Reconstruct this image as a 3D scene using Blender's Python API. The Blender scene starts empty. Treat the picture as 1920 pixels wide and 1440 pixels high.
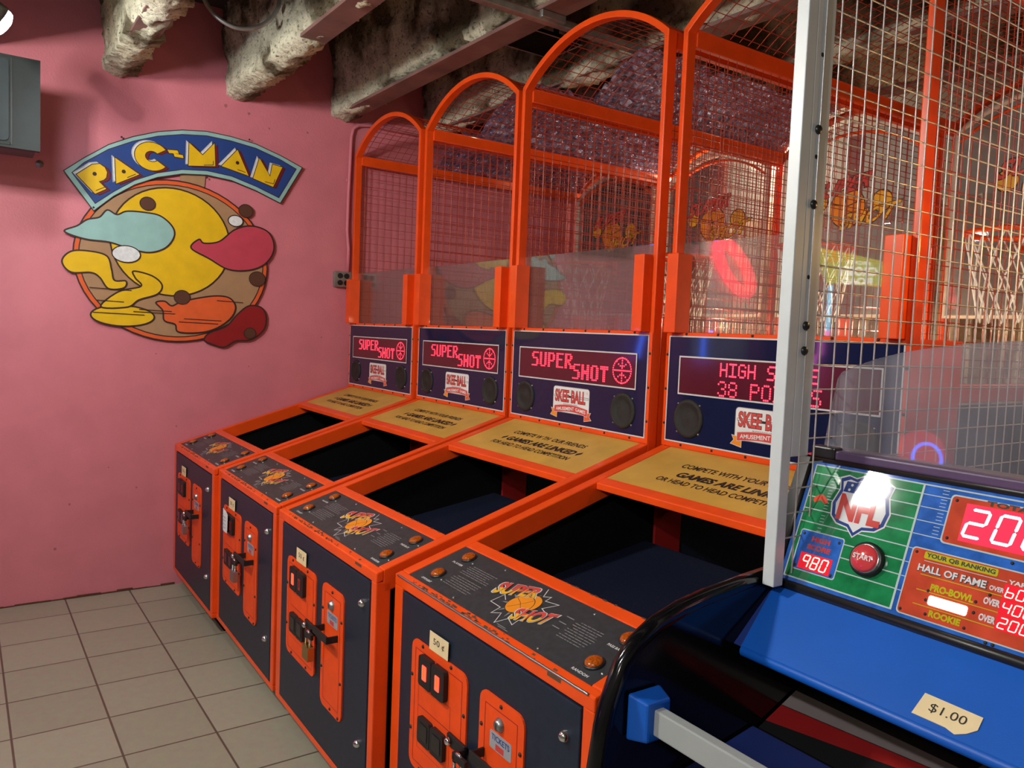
import bpy, math, random
from mathutils import Vector, Matrix, noise
from mathutils.geometry import tessellate_polygon

random.seed(11)
SC = bpy.context.scene
COL = SC.collection

# ------------------------------------------------------------------ camera, world, lights, exposure
cam = bpy.data.cameras.new('camera')
cam.sensor_width = 36.0
cam.lens = 1470.98 / 1920 * 36
cam.clip_start = 0.05
cam_o = bpy.data.objects.new('camera', cam)
COL.objects.link(cam_o)
_r = Vector((0.57499235, 0.81716648, 0.04028331))
_u = Vector((-0.07484977, 0.00350967, 0.99718865))
_f = Vector((-0.81472775, 0.57639104, -0.06318276))
cam_o.matrix_world = Matrix(((_r.x, _u.x, -_f.x, 5.06014), (_r.y, _u.y, -_f.y, -1.06504),
                             (_r.z, _u.z, -_f.z, 1.62205), (0, 0, 0, 1)))
SC.camera = cam_o

SC.view_settings.view_transform = 'Standard'
SC.view_settings.look = 'None'
SC.view_settings.gamma = 1
SC.view_settings.use_curve_mapping = False
SC.view_settings.exposure = 0.12
SC.cycles.transparent_max_bounces = 32

world = bpy.data.worlds.new('world')
SC.world = world
world.use_nodes = True
world.node_tree.nodes['Background'].inputs[0].default_value = (0.45, 0.48, 0.45, 1)
world.node_tree.nodes['Background'].inputs[1].default_value = 0.02


def spot(name, loc, aim, watts, angle=95, blend=0.7, radius=0.045, color=(1, 0.9, 0.78)):
    l = bpy.data.lights.new(name, 'SPOT')
    l.energy = watts; l.spot_size = math.radians(angle); l.spot_blend = blend
    l.shadow_soft_size = radius; l.color = color
    o = bpy.data.objects.new(name, l); COL.objects.link(o)
    o.location = loc
    o.rotation_euler = (Vector(aim) - Vector(loc)).to_track_quat('-Z', 'Y').to_euler()
    return o


def point(name, loc, watts, radius=0.1, color=(1, 0.9, 0.78)):
    l = bpy.data.lights.new(name, 'POINT')
    l.energy = watts; l.shadow_soft_size = radius; l.color = color
    o = bpy.data.objects.new(name, l); COL.objects.link(o); o.location = loc
    return o


LAMP_A = ((1.205, -0.925, 2.785), (0.72, 0.43, 1.95))      # small spot by the television
LAMP_B = (2.50, -1.69, 2.78)                              # bare globe over the aisle
LAMP_C = ((4.40, -2.30, 2.75), (4.2, 0.4, 0.9))           # spot facing the football game
spot('spot_lamp_light', Vector(LAMP_A[0]) + Vector((-0.02, 0.05, -0.03)), LAMP_A[1], 22, 140, 0.6, color=(0.95, 0.98, 1))
point('globe_lamp_light', LAMP_B, 700, 0.085, (1, 0.96, 0.88))
spot('aisle_spot_light', Vector(LAMP_C[0]) + Vector((0, 0.03, -0.03)), LAMP_C[1], 120, 110, 0.85, color=(0.97, 0.98, 1.0))
point('rear_bulb_light', (1.5, 3.42, 2.85), 40, 0.05, (1, 0.80, 0.55))
point('game_bulb_light', (4.32, 1.22, 1.95), 7, 0.04, (1, 0.58, 0.20))
for _x in (1.965, 2.945, 3.955):  # unseen warm fills added to brighten the cage interiors and the back
    point('lane_fill_light', (_x, 2.62, 1.72), 9, 0.03, (1, 0.76, 0.48))
point('room_fill_light', (6.2, -3.2, 2.8), 60, 0.12)  # unseen fill added behind the camera for general brightness

# ------------------------------------------------------------------ materials
MATS = {}


def mat(name, col, rough=0.5, metal=0.0, var=0.07, vscale=14, bump=0.0, bscale=120, coat=0.0, emit=0.0,
        ecol=None, spec=0.5, rvar=0.0):
    m = bpy.data.materials.new(name); m.use_nodes = True
    nt = m.node_tree; N = nt.nodes; Lk = nt.links
    b = N['Principled BSDF']
    tc = N.new('ShaderNodeTexCoord')
    nz = N.new('ShaderNodeTexNoise'); nz.inputs['Scale'].default_value = vscale; nz.inputs['Detail'].default_value = 5
    Lk.new(tc.outputs['Object'], nz.inputs['Vector'])
    rp = N.new('ShaderNodeValToRGB')
    rp.color_ramp.elements[0].position = 0.3; rp.color_ramp.elements[1].position = 0.7
    rp.color_ramp.elements[0].color = tuple(c * (1 - var) for c in col) + (1,)
    rp.color_ramp.elements[1].color = tuple(min(1, c * (1 + var)) for c in col) + (1,)
    Lk.new(nz.outputs['Fac'], rp.inputs['Fac'])
    Lk.new(rp.outputs['Color'], b.inputs['Base Color'])
    b.inputs['Roughness'].default_value = rough
    b.inputs['Metallic'].default_value = metal
    b.inputs['Specular IOR Level'].default_value = spec
    b.inputs['Coat Weight'].default_value = coat
    b.inputs['Coat Roughness'].default_value = 0.04
    if rvar:
        mr = N.new('ShaderNodeMapRange')
        mr.inputs['To Min'].default_value = max(0.02, rough - rvar); mr.inputs['To Max'].default_value = rough + rvar
        Lk.new(nz.outputs['Fac'], mr.inputs['Value']); Lk.new(mr.outputs['Result'], b.inputs['Roughness'])
    if bump:
        n2 = N.new('ShaderNodeTexNoise'); n2.inputs['Scale'].default_value = bscale; n2.inputs['Detail'].default_value = 6
        Lk.new(tc.outputs['Object'], n2.inputs['Vector'])
        bp = N.new('ShaderNodeBump'); bp.inputs['Strength'].default_value = bump; bp.inputs['Distance'].default_value = 0.01
        Lk.new(n2.outputs['Fac'], bp.inputs['Height']); Lk.new(bp.outputs['Normal'], b.inputs['Normal'])
    if emit:
        e = ecol or col
        b.inputs['Emission Color'].default_value = tuple(e) + (1,)
        b.inputs['Emission Strength'].default_value = emit
    MATS[name] = m
    return m


def clear_mat(name, tint, haze, hazecol, ior=1.45, gain=1.6):
    m = bpy.data.materials.new(name); m.use_nodes = True
    nt = m.node_tree; N = nt.nodes; Lk = nt.links
    N.remove(N['Principled BSDF'])
    out = N['Material Output']
    tr = N.new('ShaderNodeBsdfTransparent'); tr.inputs[0].default_value = tuple(tint) + (1,)
    df = N.new('ShaderNodeBsdfDiffuse'); df.inputs[0].default_value = tuple(hazecol) + (1,)
    gl = N.new('ShaderNodeBsdfGlossy'); gl.inputs['Roughness'].default_value = 0.02
    tc = N.new('ShaderNodeTexCoord')
    nz = N.new('ShaderNodeTexNoise'); nz.inputs['Scale'].default_value = 9; nz.inputs['Detail'].default_value = 8
    Lk.new(tc.outputs['Object'], nz.inputs['Vector'])
    mr = N.new('ShaderNodeMapRange'); mr.inputs['To Min'].default_value = haze * 0.5; mr.inputs['To Max'].default_value = haze * 1.5
    Lk.new(nz.outputs['Fac'], mr.inputs['Value'])
    m1 = N.new('ShaderNodeMixShader'); Lk.new(mr.outputs['Result'], m1.inputs[0])
    Lk.new(tr.outputs[0], m1.inputs[1]); Lk.new(df.outputs[0], m1.inputs[2])
    fr = N.new('ShaderNodeFresnel'); fr.inputs['IOR'].default_value = ior
    mu = N.new('ShaderNodeMath'); mu.operation = 'MULTIPLY'; mu.inputs[1].default_value = gain; mu.use_clamp = True
    Lk.new(fr.outputs[0], mu.inputs[0])
    m2 = N.new('ShaderNodeMixShader'); Lk.new(mu.outputs[0], m2.inputs[0])
    Lk.new(m1.outputs[0], m2.inputs[1]); Lk.new(gl.outputs[0], m2.inputs[2])
    Lk.new(m2.outputs[0], out.inputs['Surface'])
    MATS[name] = m
    return m


mat('orange', (0.84, 0.080, 0.008), 0.32, var=0.08, vscale=9, coat=0.15, spec=0.3)
mat('orange_plate', (0.84, 0.075, 0.008), 0.45, var=0.06, vscale=22, spec=0.25)
mat('orange_wire', (0.42, 0.035, 0.010), 0.28)
mat('chipped', (0.10, 0.055, 0.03), 0.7)
mat('navy', (0.012, 0.019, 0.036), 0.42, var=0.15, vscale=40, spec=0.3)
mat('navy_gloss', (0.010, 0.013, 0.048), 0.06, var=0.1)
mat('panel_grey', (0.033, 0.038, 0.043), 0.42, var=0.2, vscale=60)
mat('carpet', (0.007, 0.010, 0.026), 0.95, var=0.3, vscale=150, bump=0.4, bscale=400, spec=0.1)
mat('black', (0.008, 0.008, 0.009), 0.5)
mat('black_matte', (0.004, 0.004, 0.005), 0.9, spec=0.1)
mat('black_gloss', (0.004, 0.004, 0.005), 0.12)
mat('rubber', (0.012, 0.012, 0.012), 0.35)
mat('wood', (0.60, 0.36, 0.065), 0.42, var=0.12, vscale=8)
mat('chrome', (0.75, 0.75, 0.76), 0.16, 1.0)
mat('brass', (0.48, 0.36, 0.12), 0.32, 1.0)
mat('steel', (0.42, 0.43, 0.43), 0.38, 1.0)
mat('amber', (0.34, 0.065, 0.004), 0.15, coat=0.4, var=0.6, vscale=240, emit=0.04, ecol=(1, 0.2, 0.01))
mat('cream', (0.80, 0.64, 0.36), 0.65)
mat('paper', (0.74, 0.76, 0.78), 0.8, var=0.1, vscale=60)
mat('ink', (0.018, 0.014, 0.010), 0.6)
mat('white', (0.78, 0.78, 0.76), 0.5)
mat('soft_white', (0.62, 0.62, 0.60), 0.5)
mat('sticker_grey', (0.34, 0.34, 0.36), 0.5)
mat('text_grey', (0.22, 0.22, 0.22), 0.6)
mat('logo_red', (0.62, 0.06, 0.05), 0.5)
mat('logo_yellow', (0.78, 0.42, 0.02), 0.5)
mat('logo_orange', (0.80, 0.26, 0.01), 0.5)
mat('led', (1, 0.02, 0.04), 0.4, emit=4.0, ecol=(1, 0.03, 0.06))
mat('led_window', (0.070, 0.012, 0.018), 0.12, emit=0.025, ecol=(1, 0.03, 0.08))
mat('lit_red', (1, 0.05, 0.02), 0.4, emit=2.2, ecol=(1, 0.06, 0.03))
mat('dim_red', (0.30, 0.02, 0.015), 0.35)
mat('speaker', (0.011, 0.012, 0.010), 0.55, var=0.3, vscale=200, bump=0.4, bscale=500)
mat('wall_chip', (0.36, 0.12, 0.13), 0.7)
mat('pink_paint', (0.66, 0.20, 0.25), 0.5, var=0.06, vscale=5, bump=0.22, bscale=90)
mat('tan', (0.40, 0.23, 0.12), 0.5)
mat('sign_blue', (0.020, 0.060, 0.25), 0.4)
mat('sign_aqua', (0.30, 0.52, 0.50), 0.4)
mat('sign_yellow', (0.80, 0.50, 0.010), 0.4)
mat('sign_orange', (0.75, 0.12, 0.03), 0.4)
mat('sign_pink', (0.55, 0.06, 0.10), 0.4)
mat('sign_crimson', (0.28, 0.012, 0.015), 0.4)
mat('sign_brown', (0.10, 0.035, 0.018), 0.5)
mat('sign_line', (0.035, 0.012, 0.010), 0.5)
mat('sign_maroon', (0.16, 0.01, 0.015), 0.5)
mat('tv_plastic', (0.028, 0.034, 0.034), 0.6, bump=0.1, bscale=300, spec=0.2)
mat('tv_black', (0.012, 0.014, 0.013), 0.5)
mat('tv_glass', (0.03, 0.04, 0.045), 0.45, spec=0.2)
mat('galvanised', (0.34, 0.34, 0.32), 0.42, 0.7, var=0.2, vscale=20)
mat('lamp_glow', (1, 1, 1), 0.4, emit=40, ecol=(0.95, 0.98, 1))
mat('lamp_can', (0.05, 0.05, 0.05), 0.4)
mat('flange', (0.20, 0.105, 0.09), 0.6, var=0.35, vscale=5)
mat('ceiling_paint', (0.035, 0.028, 0.028), 0.9, var=0.4, vscale=4, bump=0.5, bscale=60)
mat('room_paint', (0.26, 0.25, 0.23), 0.8)
mat('blue_sheet', (0.36, 0.40, 0.72), 0.16, 0.75, var=0.5, vscale=26, bump=1.0, bscale=42)
mat('net', (0.85, 0.82, 0.76), 0.7)
mat('board_edge', (0.72, 0.60, 0.48), 0.5)
mat('silver_paint', (0.58, 0.62, 0.62), 0.38, var=0.04)
mat('rail_paint', (0.34, 0.36, 0.35), 0.4, var=0.04)
mat('wire_grey', (0.50, 0.47, 0.45), 0.35, 0.4)
mat('nfl_blue', (0.004, 0.10, 0.50), 0.42, var=0.08, vscale=5, bump=0.05, bscale=500)
mat('nfl_dark_blue', (0.010, 0.03, 0.18), 0.5)
mat('art_navy', (0.020, 0.060, 0.25), 0.05, coat=1)
mat('art_mark_red', (0.62, 0.06, 0.05), 0.05, coat=1)
mat('art_blue', (0.03, 0.13, 0.50), 0.05, coat=1, var=0.3, vscale=30)
mat('art_green', (0.015, 0.22, 0.075), 0.05, coat=1, var=0.35, vscale=24)
mat('art_line', (0.50, 0.62, 0.62), 0.05, coat=1)
mat('art_red', (0.60, 0.075, 0.035), 0.05, coat=1, var=0.2, vscale=20)
mat('art_white', (0.75, 0.75, 0.76), 0.05, coat=1)
mat('art_yellow', (0.55, 0.50, 0.02), 0.05, coat=1)
mat('digit', (1, 0.45, 0.35), 0.3, emit=3.0, ecol=(1, 0.42, 0.28))
mat('digit_white', (1, 0.9, 0.9), 0.3, emit=3.0, ecol=(1, 0.86, 0.84))
mat('digit_back', (0.45, 0.01, 0.02), 0.1, emit=0.5, ecol=(1, 0.02, 0.04))
mat('digit_back_bright', (0.6, 0.02, 0.05), 0.1, emit=0.9, ecol=(1, 0.03, 0.07))
mat('lit_white', (1, 1, 0.9), 0.3, emit=4.5, ecol=(1, 0.97, 0.8))
mat('ledge_purple', (0.10, 0.06, 0.13), 0.4)
mat('start_red', (0.62, 0.05, 0.06), 0.08, coat=0.6)
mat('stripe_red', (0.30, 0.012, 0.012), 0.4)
mat('stripe_grey', (0.22, 0.18, 0.17), 0.5)
mat('neon_red', (1, 0.05, 0.08), 0.4, emit=6, ecol=(1, 0.06, 0.10))
mat('disc_lit', (0.8, 0.02, 0.06), 0.4, emit=2.0, ecol=(1, 0.03, 0.10))
mat('neon_blue', (0.1, 0.2, 1), 0.4, emit=14, ecol=(0.06, 0.16, 1))
mat('neon_cyan', (0.2, 0.8, 1), 0.4, emit=9, ecol=(0.10, 0.65, 1))
mat('neon_pink', (1, 0.3, 0.9), 0.4, emit=9, ecol=(1, 0.22, 0.80))
mat('sign_green_lit', (0.5, 0.7, 0.05), 0.4, emit=5.5, ecol=(0.45, 0.62, 0.04))
mat('sign_white_lit', (1, 1, 1), 0.4, emit=9, ecol=(0.9, 0.95, 0.9))
mat('cabinet_blue', (0.02, 0.03, 0.12), 0.4)
mat('foil', (0.58, 0.46, 0.32), 0.35, 0.25, var=0.3, vscale=18, bump=0.9, bscale=22)
clear_mat('acrylic', (0.95, 0.96, 0.95), 0.05, (0.62, 0.62, 0.56), gain=0.75)
clear_mat('acrylic_hazy', (0.86, 0.88, 0.90), 0.16, (0.55, 0.52, 0.58), gain=1.3)
clear_mat('backboard_clear', (0.85, 0.86, 0.88), 0.18, (0.62, 0.60, 0.58), gain=1.2)


def tile_mat():
    m = bpy.data.materials.new('floor_tiles'); m.use_nodes = True
    N = m.node_tree.nodes; Lk = m.node_tree.links; b = N['Principled BSDF']
    tc = N.new('ShaderNodeTexCoord'); mp = N.new('ShaderNodeMapping')
    mp.inputs['Location'].default_value = (-0.264 + 0.338 * 4, 0.233 + 0.336 * 30, 0)
    Lk.new(tc.outputs['Object'], mp.inputs['Vector'])
    br = N.new('ShaderNodeTexBrick')
    br.offset = 0; br.squash = 1
    br.inputs['Scale'].default_value = 1
    br.inputs['Brick Width'].default_value = 0.338
    br.inputs['Row Height'].default_value = 0.336
    br.inputs['Mortar Size'].default_value = 0.0045
    br.inputs['Mortar Smooth'].default_value = 0.2
    br.inputs['Color1'].default_value = (0.345, 0.335, 0.255, 1)
    br.inputs['Color2'].default_value = (0.39, 0.378, 0.288, 1)
    br.inputs['Mortar'].default_value = (0.12, 0.085, 0.065, 1)
    Lk.new(mp.outputs[0], br.inputs['Vector'])
    nz = N.new('ShaderNodeTexNoise'); nz.inputs['Scale'].default_value = 30; nz.inputs['Detail'].default_value = 6
    Lk.new(tc.outputs['Object'], nz.inputs['Vector'])
    mx = N.new('ShaderNodeMix'); mx.data_type = 'RGBA'; mx.blend_type = 'MULTIPLY'; mx.inputs[0].default_value = 0.25
    Lk.new(br.outputs['Color'], mx.inputs[6]); Lk.new(nz.outputs['Color'], mx.inputs[7])
    Lk.new(mx.outputs[2], b.inputs['Base Color'])
    b.inputs['Roughness'].default_value = 0.42
    bp = N.new('ShaderNodeBump'); bp.inputs['Strength'].default_value = 0.3; bp.inputs['Distance'].default_value = 0.003; bp.invert = True
    Lk.new(br.outputs['Fac'], bp.inputs['Height']); Lk.new(bp.outputs[0], b.inputs['Normal'])
    MATS['tiles'] = m


def spray_mat():
    m = bpy.data.materials.new('sprayed_fireproofing'); m.use_nodes = True
    N = m.node_tree.nodes; Lk = m.node_tree.links; b = N['Principled BSDF']
    tc = N.new('ShaderNodeTexCoord')
    n1 = N.new('ShaderNodeTexNoise'); n1.inputs['Scale'].default_value = 45; n1.inputs['Detail'].default_value = 8; n1.inputs['Roughness'].default_value = 0.7
    n2 = N.new('ShaderNodeTexNoise'); n2.inputs['Scale'].default_value = 3.2; n2.inputs['Detail'].default_value = 4
    Lk.new(tc.outputs['Object'], n1.inputs['Vector']); Lk.new(tc.outputs['Object'], n2.inputs['Vector'])
    r1 = N.new('ShaderNodeValToRGB')
    e = r1.color_ramp.elements
    e[0].position = 0.33; e[0].color = (0.10, 0.085, 0.055, 1); e[1].position = 0.47; e[1].color = (0.80, 0.75, 0.56, 1)
    Lk.new(n1.outputs['Fac'], r1.inputs['Fac'])
    r2 = N.new('ShaderNodeValToRGB')
    e = r2.color_ramp.elements
    e[0].position = 0.40; e[0].color = (0.20, 0.17, 0.14, 1); e[1].position = 0.54; e[1].color = (1, 1, 1, 1)
    Lk.new(n2.outputs['Fac'], r2.inputs['Fac'])
    mx = N.new('ShaderNodeMix'); mx.data_type = 'RGBA'; mx.blend_type = 'MULTIPLY'; mx.inputs[0].default_value = 1
    Lk.new(r1.outputs[0], mx.inputs[6]); Lk.new(r2.outputs[0], mx.inputs[7])
    Lk.new(mx.outputs[2], b.inputs['Base Color']); b.inputs['Roughness'].default_value = 0.95
    b.inputs['Specular IOR Level'].default_value = 0.1
    bp = N.new('ShaderNodeBump'); bp.inputs['Strength'].default_value = 0.9; bp.inputs['Distance'].default_value = 0.02
    Lk.new(n1.outputs['Fac'], bp.inputs['Height']); Lk.new(bp.outputs[0], b.inputs['Normal'])
    MATS['spray'] = m


tile_mat(); spray_mat()


# ------------------------------------------------------------------ mesh builder
class Frame:
    def __init__(s, o, ux, uy):
        s.o = Vector(o); s.ux = Vector(ux).normalized(); s.uy = Vector(uy).normalized(); s.n = s.ux.cross(s.uy)

    def __call__(s, u, v, h=0.0):
        return s.o + s.ux * u + s.uy * v + s.n * h


_TXT = {}


def text_shape(s, bold=0.0, shear=0.0):
    k = (s, bold, shear)
    if k in _TXT: return _TXT[k]
    c = bpy.data.curves.new('lettering', 'FONT')
    c.body = s; c.offset = bold; c.shear = shear; c.resolution_u = 3
    o = bpy.data.objects.new('lettering', c); COL.objects.link(o)
    dg = bpy.context.evaluated_depsgraph_get()
    me = bpy.data.meshes.new_from_object(o.evaluated_get(dg))
    v = [(p.co.x, p.co.y) for p in me.vertices]; f = [tuple(p.vertices) for p in me.polygons]
    bpy.data.objects.remove(o); bpy.data.curves.remove(c); bpy.data.meshes.remove(me)
    x0 = min(p[0] for p in v); x1 = max(p[0] for p in v); y0 = min(p[1] for p in v); y1 = max(p[1] for p in v)
    v = [((a - x0) / (x1 - x0), (b - y0) / (y1 - y0)) for a, b in v]
    _TXT[k] = (v, f)
    return _TXT[k]


class MB:
    def __init__(s, shift=(0, 0, 0)):
        s.v = []; s.f = []; s.fm = []; s.ms = []; s.sm = []; s.sh = Vector(shift)

    def mi(s, m):
        if m not in s.ms: s.ms.append(m)
        return s.ms.index(m)

    def add(s, verts, faces, m, smooth=False):
        b = len(s.v); k = s.mi(m)
        s.v += [Vector(p) for p in verts]
        for f in faces:
            s.f.append(tuple(b + i for i in f)); s.fm.append(k); s.sm.append(smooth)
        return s

    def box(s, x0, x1, y0, y1, z0, z1, m):
        v = [(x, y, z) for z in (z0, z1) for y in (y0, y1) for x in (x0, x1)]
        return s.add(v, [(0, 2, 3, 1), (4, 5, 7, 6), (0, 1, 5, 4), (2, 6, 7, 3), (0, 4, 6, 2), (1, 3, 7, 5)], m)

    def hexa(s, p, m):  # 8 points: bottom loop then top loop
        return s.add(p, [(3, 2, 1, 0), (4, 5, 6, 7), (0, 1, 5, 4), (1, 2, 6, 5), (2, 3, 7, 6), (3, 0, 4, 7)], m)

    def poly(s, F, pts, h, m):
        t = tessellate_polygon([[Vector((a, b, 0)) for a, b in pts]])
        fs = []
        for a, b, c in t:
            A, B, Cc = pts[a], pts[b], pts[c]
            if (B[0] - A[0]) * (Cc[1] - A[1]) - (B[1] - A[1]) * (Cc[0] - A[0]) < 0: b, c = c, b
            fs.append((a, b, c))
        return s.add([F(a, b, h) for a, b in pts], fs, m)

    def prism(s, F, pts, h0, h1, m, mside=None, smooth=False):
        ar = sum(pts[i][0] * pts[(i + 1) % len(pts)][1] - pts[(i + 1) % len(pts)][0] * pts[i][1] for i in range(len(pts)))
        if ar < 0: pts = pts[::-1]
        s.poly(F, pts, h1, m)
        n = len(pts)
        b = len(s.v)
        t = tessellate_polygon([[Vector((a, c, 0)) for a, c in pts]])
        s.add([F(a, c, h0) for a, c in pts], [tuple(reversed(x)) for x in t], mside or m)
        v = [F(a, c, h0) for a, c in pts] + [F(a, c, h1) for a, c in pts]
        return s.add(v, [(i, (i + 1) % n, n + (i + 1) % n, n + i) for i in range(n)], mside or m, smooth)

    def rect(s, F, u0, u1, v0, v1, h, m):
        return s.add([F(u0, v0, h), F(u1, v0, h), F(u1, v1, h), F(u0, v1, h)], [(0, 1, 2, 3)], m)

    def border(s, F, u0, u1, v0, v1, w, h, m):
        s.rect(F, u0, u1, v0, v0 + w, h, m); s.rect(F, u0, u1, v1 - w, v1, h, m)
        s.rect(F, u0, u0 + w, v0 + w, v1 - w, h, m); s.rect(F, u1 - w, u1, v0 + w, v1 - w, h, m)
        return s

    def line(s, F, pts, w, h, m, closed=False):
        P = [Vector((p[0], p[1])) for p in pts]
        P = [p for i, p in enumerate(P) if i == 0 or (p - P[i - 1]).length > 1e-6]
        if closed and (P[0] - P[-1]).length < 1e-6: P.pop()
        n = len(P); v = []
        for i in range(n):
            a = P[i] - P[i - 1] if (i or closed) else P[1] - P[0]
            b = P[(i + 1) % n] - P[i] if (i < n - 1 or closed) else P[i] - P[i - 1]
            a.normalize(); b.normalize()
            q = Vector((-a.y - b.y, a.x + b.x))
            q = Vector((-b.y, b.x)) if q.length < 1e-3 else q.normalized()
            k = min(2.2, 1 / max(0.3, q.dot(Vector((-b.y, b.x))))) * w / 2
            v += [F(P[i].x - q.x * k, P[i].y - q.y * k, h), F(P[i].x + q.x * k, P[i].y + q.y * k, h)]
        f = [(2 * i, 2 * ((i + 1) % n), 2 * ((i + 1) % n) + 1, 2 * i + 1) for i in range(n if closed else n - 1)]
        return s.add(v, f, m)

    def text(s, F, t, quad, h, m, bold=0.0, shear=0.0):
        """quad: (u0,u1,v0,v1) or four corners bl, br, tr, tl"""
        v, f = text_shape(t, bold, shear)
        if not isinstance(quad[0], (tuple, list, Vector)):
            u0, u1, v0, v1 = quad; quad = ((u0, v0), (u1, v0), (u1, v1), (u0, v1))
        q = [Vector(p) for p in quad]
        out = []
        for a, b in v:
            p = q[0] * (1 - a) * (1 - b) + q[1] * a * (1 - b) + q[2] * a * b + q[3] * (1 - a) * b
            out.append(F(p.x, p.y, h))
        return s.add(out, f, m)

    def tube(s, pts, r, m, n=6, closed=False, caps=True, smooth=True):
        P = [Vector(p) for p in pts]; k = len(P)
        if k < 2: return s
        T = []
        for i in range(k):
            a = P[i - 1] if (i or closed) else P[i]; b = P[(i + 1) % k] if (i < k - 1 or closed) else P[i]
            T.append((b - a).normalized())
        x = T[0].orthogonal().normalized(); v = []
        for i in range(k):
            x = (x - T[i] * x.dot(T[i])).normalized(); y = T[i].cross(x)
            for j in range(n):
                an = 2 * math.pi * j / n
                v.append(P[i] + (x * math.cos(an) + y * math.sin(an)) * r)
        f = []
        for i in range(k if closed else k - 1):
            for j in range(n):
                a = i * n + j; b = i * n + (j + 1) % n; c = ((i + 1) % k) * n
                f.append((a, b, c + (j + 1) % n, c + j))
        if caps and not closed:
            f.append(tuple(range(n - 1, -1, -1))); f.append(tuple((k - 1) * n + j for j in range(n)))
        return s.add(v, f, m, smooth)

    def lathe(s, F, u, v, prof, m, n=20, smooth=True, cap=True):
        """prof: list of (radius, height) along the frame's normal"""
        vv = []; f = []
        for r, h in prof:
            for j in range(n):
                a = 2 * math.pi * j / n
                vv.append(F(u + r * math.cos(a), v + r * math.sin(a), h))
        for i in range(len(prof) - 1):
            for j in range(n):
                f.append((i * n + j, i * n + (j + 1) % n, (i + 1) * n + (j + 1) % n, (i + 1) * n + j))
        if cap: f.append(tuple((len(prof) - 1) * n + j for j in range(n)))
        return s.add(vv, f, m, smooth)

    def build(s, name, parent=None, bevel=0.0, label=None, seg=2):
        me = bpy.data.meshes.new(name)
        me.from_pydata([p + s.sh for p in s.v], [], s.f)
        for m in s.ms: me.materials.append(MATS[m])
        me.polygons.foreach_set('material_index', s.fm); me.polygons.foreach_set('use_smooth', s.sm)
        me.update()
        o = bpy.data.objects.new(name, me); COL.objects.link(o)
        if parent: o.parent = parent
        if label: o['label'] = label
        if bevel:
            b = o.modifiers.new('bevel', 'BEVEL'); b.width = bevel; b.segments = seg; b.limit_method = 'ANGLE'; b.angle_limit = math.radians(50)
        return o


def tag(o, label=None, cat=None, group=None, kind=None):
    if label: o['label'] = label
    if cat: o['category'] = cat
    if group: o['group'] = group
    if kind: o['kind'] = kind
    return o


def empty(name, loc, rz=0.0):
    o = bpy.data.objects.new(name, None); COL.objects.link(o)
    o.location = loc; o.rotation_euler = (0, 0, rz); o.empty_display_size = 0.1
    return o


def circ(cu, cv, ru, rv=None, n=28, a0=0, a1=2 * math.pi):
    rv = rv or ru
    full = abs(a1 - a0 - 2 * math.pi) < 1e-6
    return [(cu + ru * math.cos(a0 + (a1 - a0) * i / (n if full else n - 1)), cv + rv * math.sin(a0 + (a1 - a0) * i / (n if full else n - 1))) for i in range(n)]


def rrect(u0, u1, v0, v1, r, n=5):
    p = []
    for cu, cv, a in ((u1 - r, v1 - r, 0), (u0 + r, v1 - r, 90), (u0 + r, v0 + r, 180), (u1 - r, v0 + r, 270)):
        for i in range(n):
            t = math.radians(a + 90 * i / (n - 1)); p.append((cu + r * math.cos(t), cv + r * math.sin(t)))
    return p


def smooth_closed(pts, n=6):
    out = []; k = len(pts)
    for i in range(k):
        p0, p1, p2, p3 = [Vector(pts[(i + j - 1) % k]) for j in range(4)]
        for s in range(n):
            t = s / n
            q = 0.5 * ((2 * p1) + (p2 - p0) * t + (2 * p0 - 5 * p1 + 4 * p2 - p3) * t * t + (3 * p1 - p0 - 3 * p2 + p3) * t ** 3)
            out.append((q.x, q.y))
    return out


# ------------------------------------------------------------------ the room
def structure(o): o['kind'] = 'structure'; return o


mb = MB(); mb.box(-0.1, 8.0, -5.0, 3.75, -0.1, 0.0, 'tiles'); structure(mb.build('floor'))
mb = MB()   # pink block wall with a few chips and dents
mb.box(-0.12, 0.0, -5.0, 3.75, 0.0, 3.62, 'pink_paint')
_F = Frame((0, 0, 0), (0, 1, 0), (0, 0, 1))
for _y, _z, _r in ((0.28, 2.95, 0.012), (0.42, 2.93, 0.010), (0.55, 2.86, 0.007), (0.80, 2.88, 0.008), (0.45, 1.35, 0.006), (-0.1, 1.42, 0.005), (0.02, 0.98, 0.006), (-0.55, 0.55, 0.007), (-0.35, 0.75, 0.005), (0.93, 1.55, 0.006), (-0.62, 0.30, 0.008), (-0.2, 0.62, 0.006)):
    mb.poly(_F, [(_y + _r * (0.6 + 0.6 * random.random()) * math.cos(a), _z + _r * (0.6 + 0.6 * random.random()) * math.sin(a)) for a in [math.pi * k / 4 for k in range(8)]], 0.0006, 'wall_chip')
structure(mb.build('wall_left'))
mb = MB(); mb.box(-0.12, 8.1, 3.75, 3.85, 0.0, 3.62, 'room_paint'); structure(mb.build('wall_back'))
mb = MB(); mb.box(8.0, 8.1, -5.0, 3.75, 0.0, 3.62, 'room_paint'); structure(mb.build('wall_right'))
mb = MB(); mb.box(-0.12, 8.1, -5.1, -5.0, 0.0, 3.62, 'room_paint'); structure(mb.build('wall_front'))
mb = MB(); mb.box(-0.12, 8.1, -5.1, 3.85, 3.52, 3.62, 'ceiling_paint'); structure(mb.build('ceiling'))

# crumbly grout line where the pink wall meets the floor
mb = MB()
y = -5.0
while y < 0.02:
    w = 0.03 + random.random() * 0.06
    mb.box(0.0, 0.004 + random.random() * 0.008, y, y + w, 0.0, 0.004 + random.random() * 0.010, 'sign_brown'); y += w
structure(mb.build('baseboard_left'))


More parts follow.
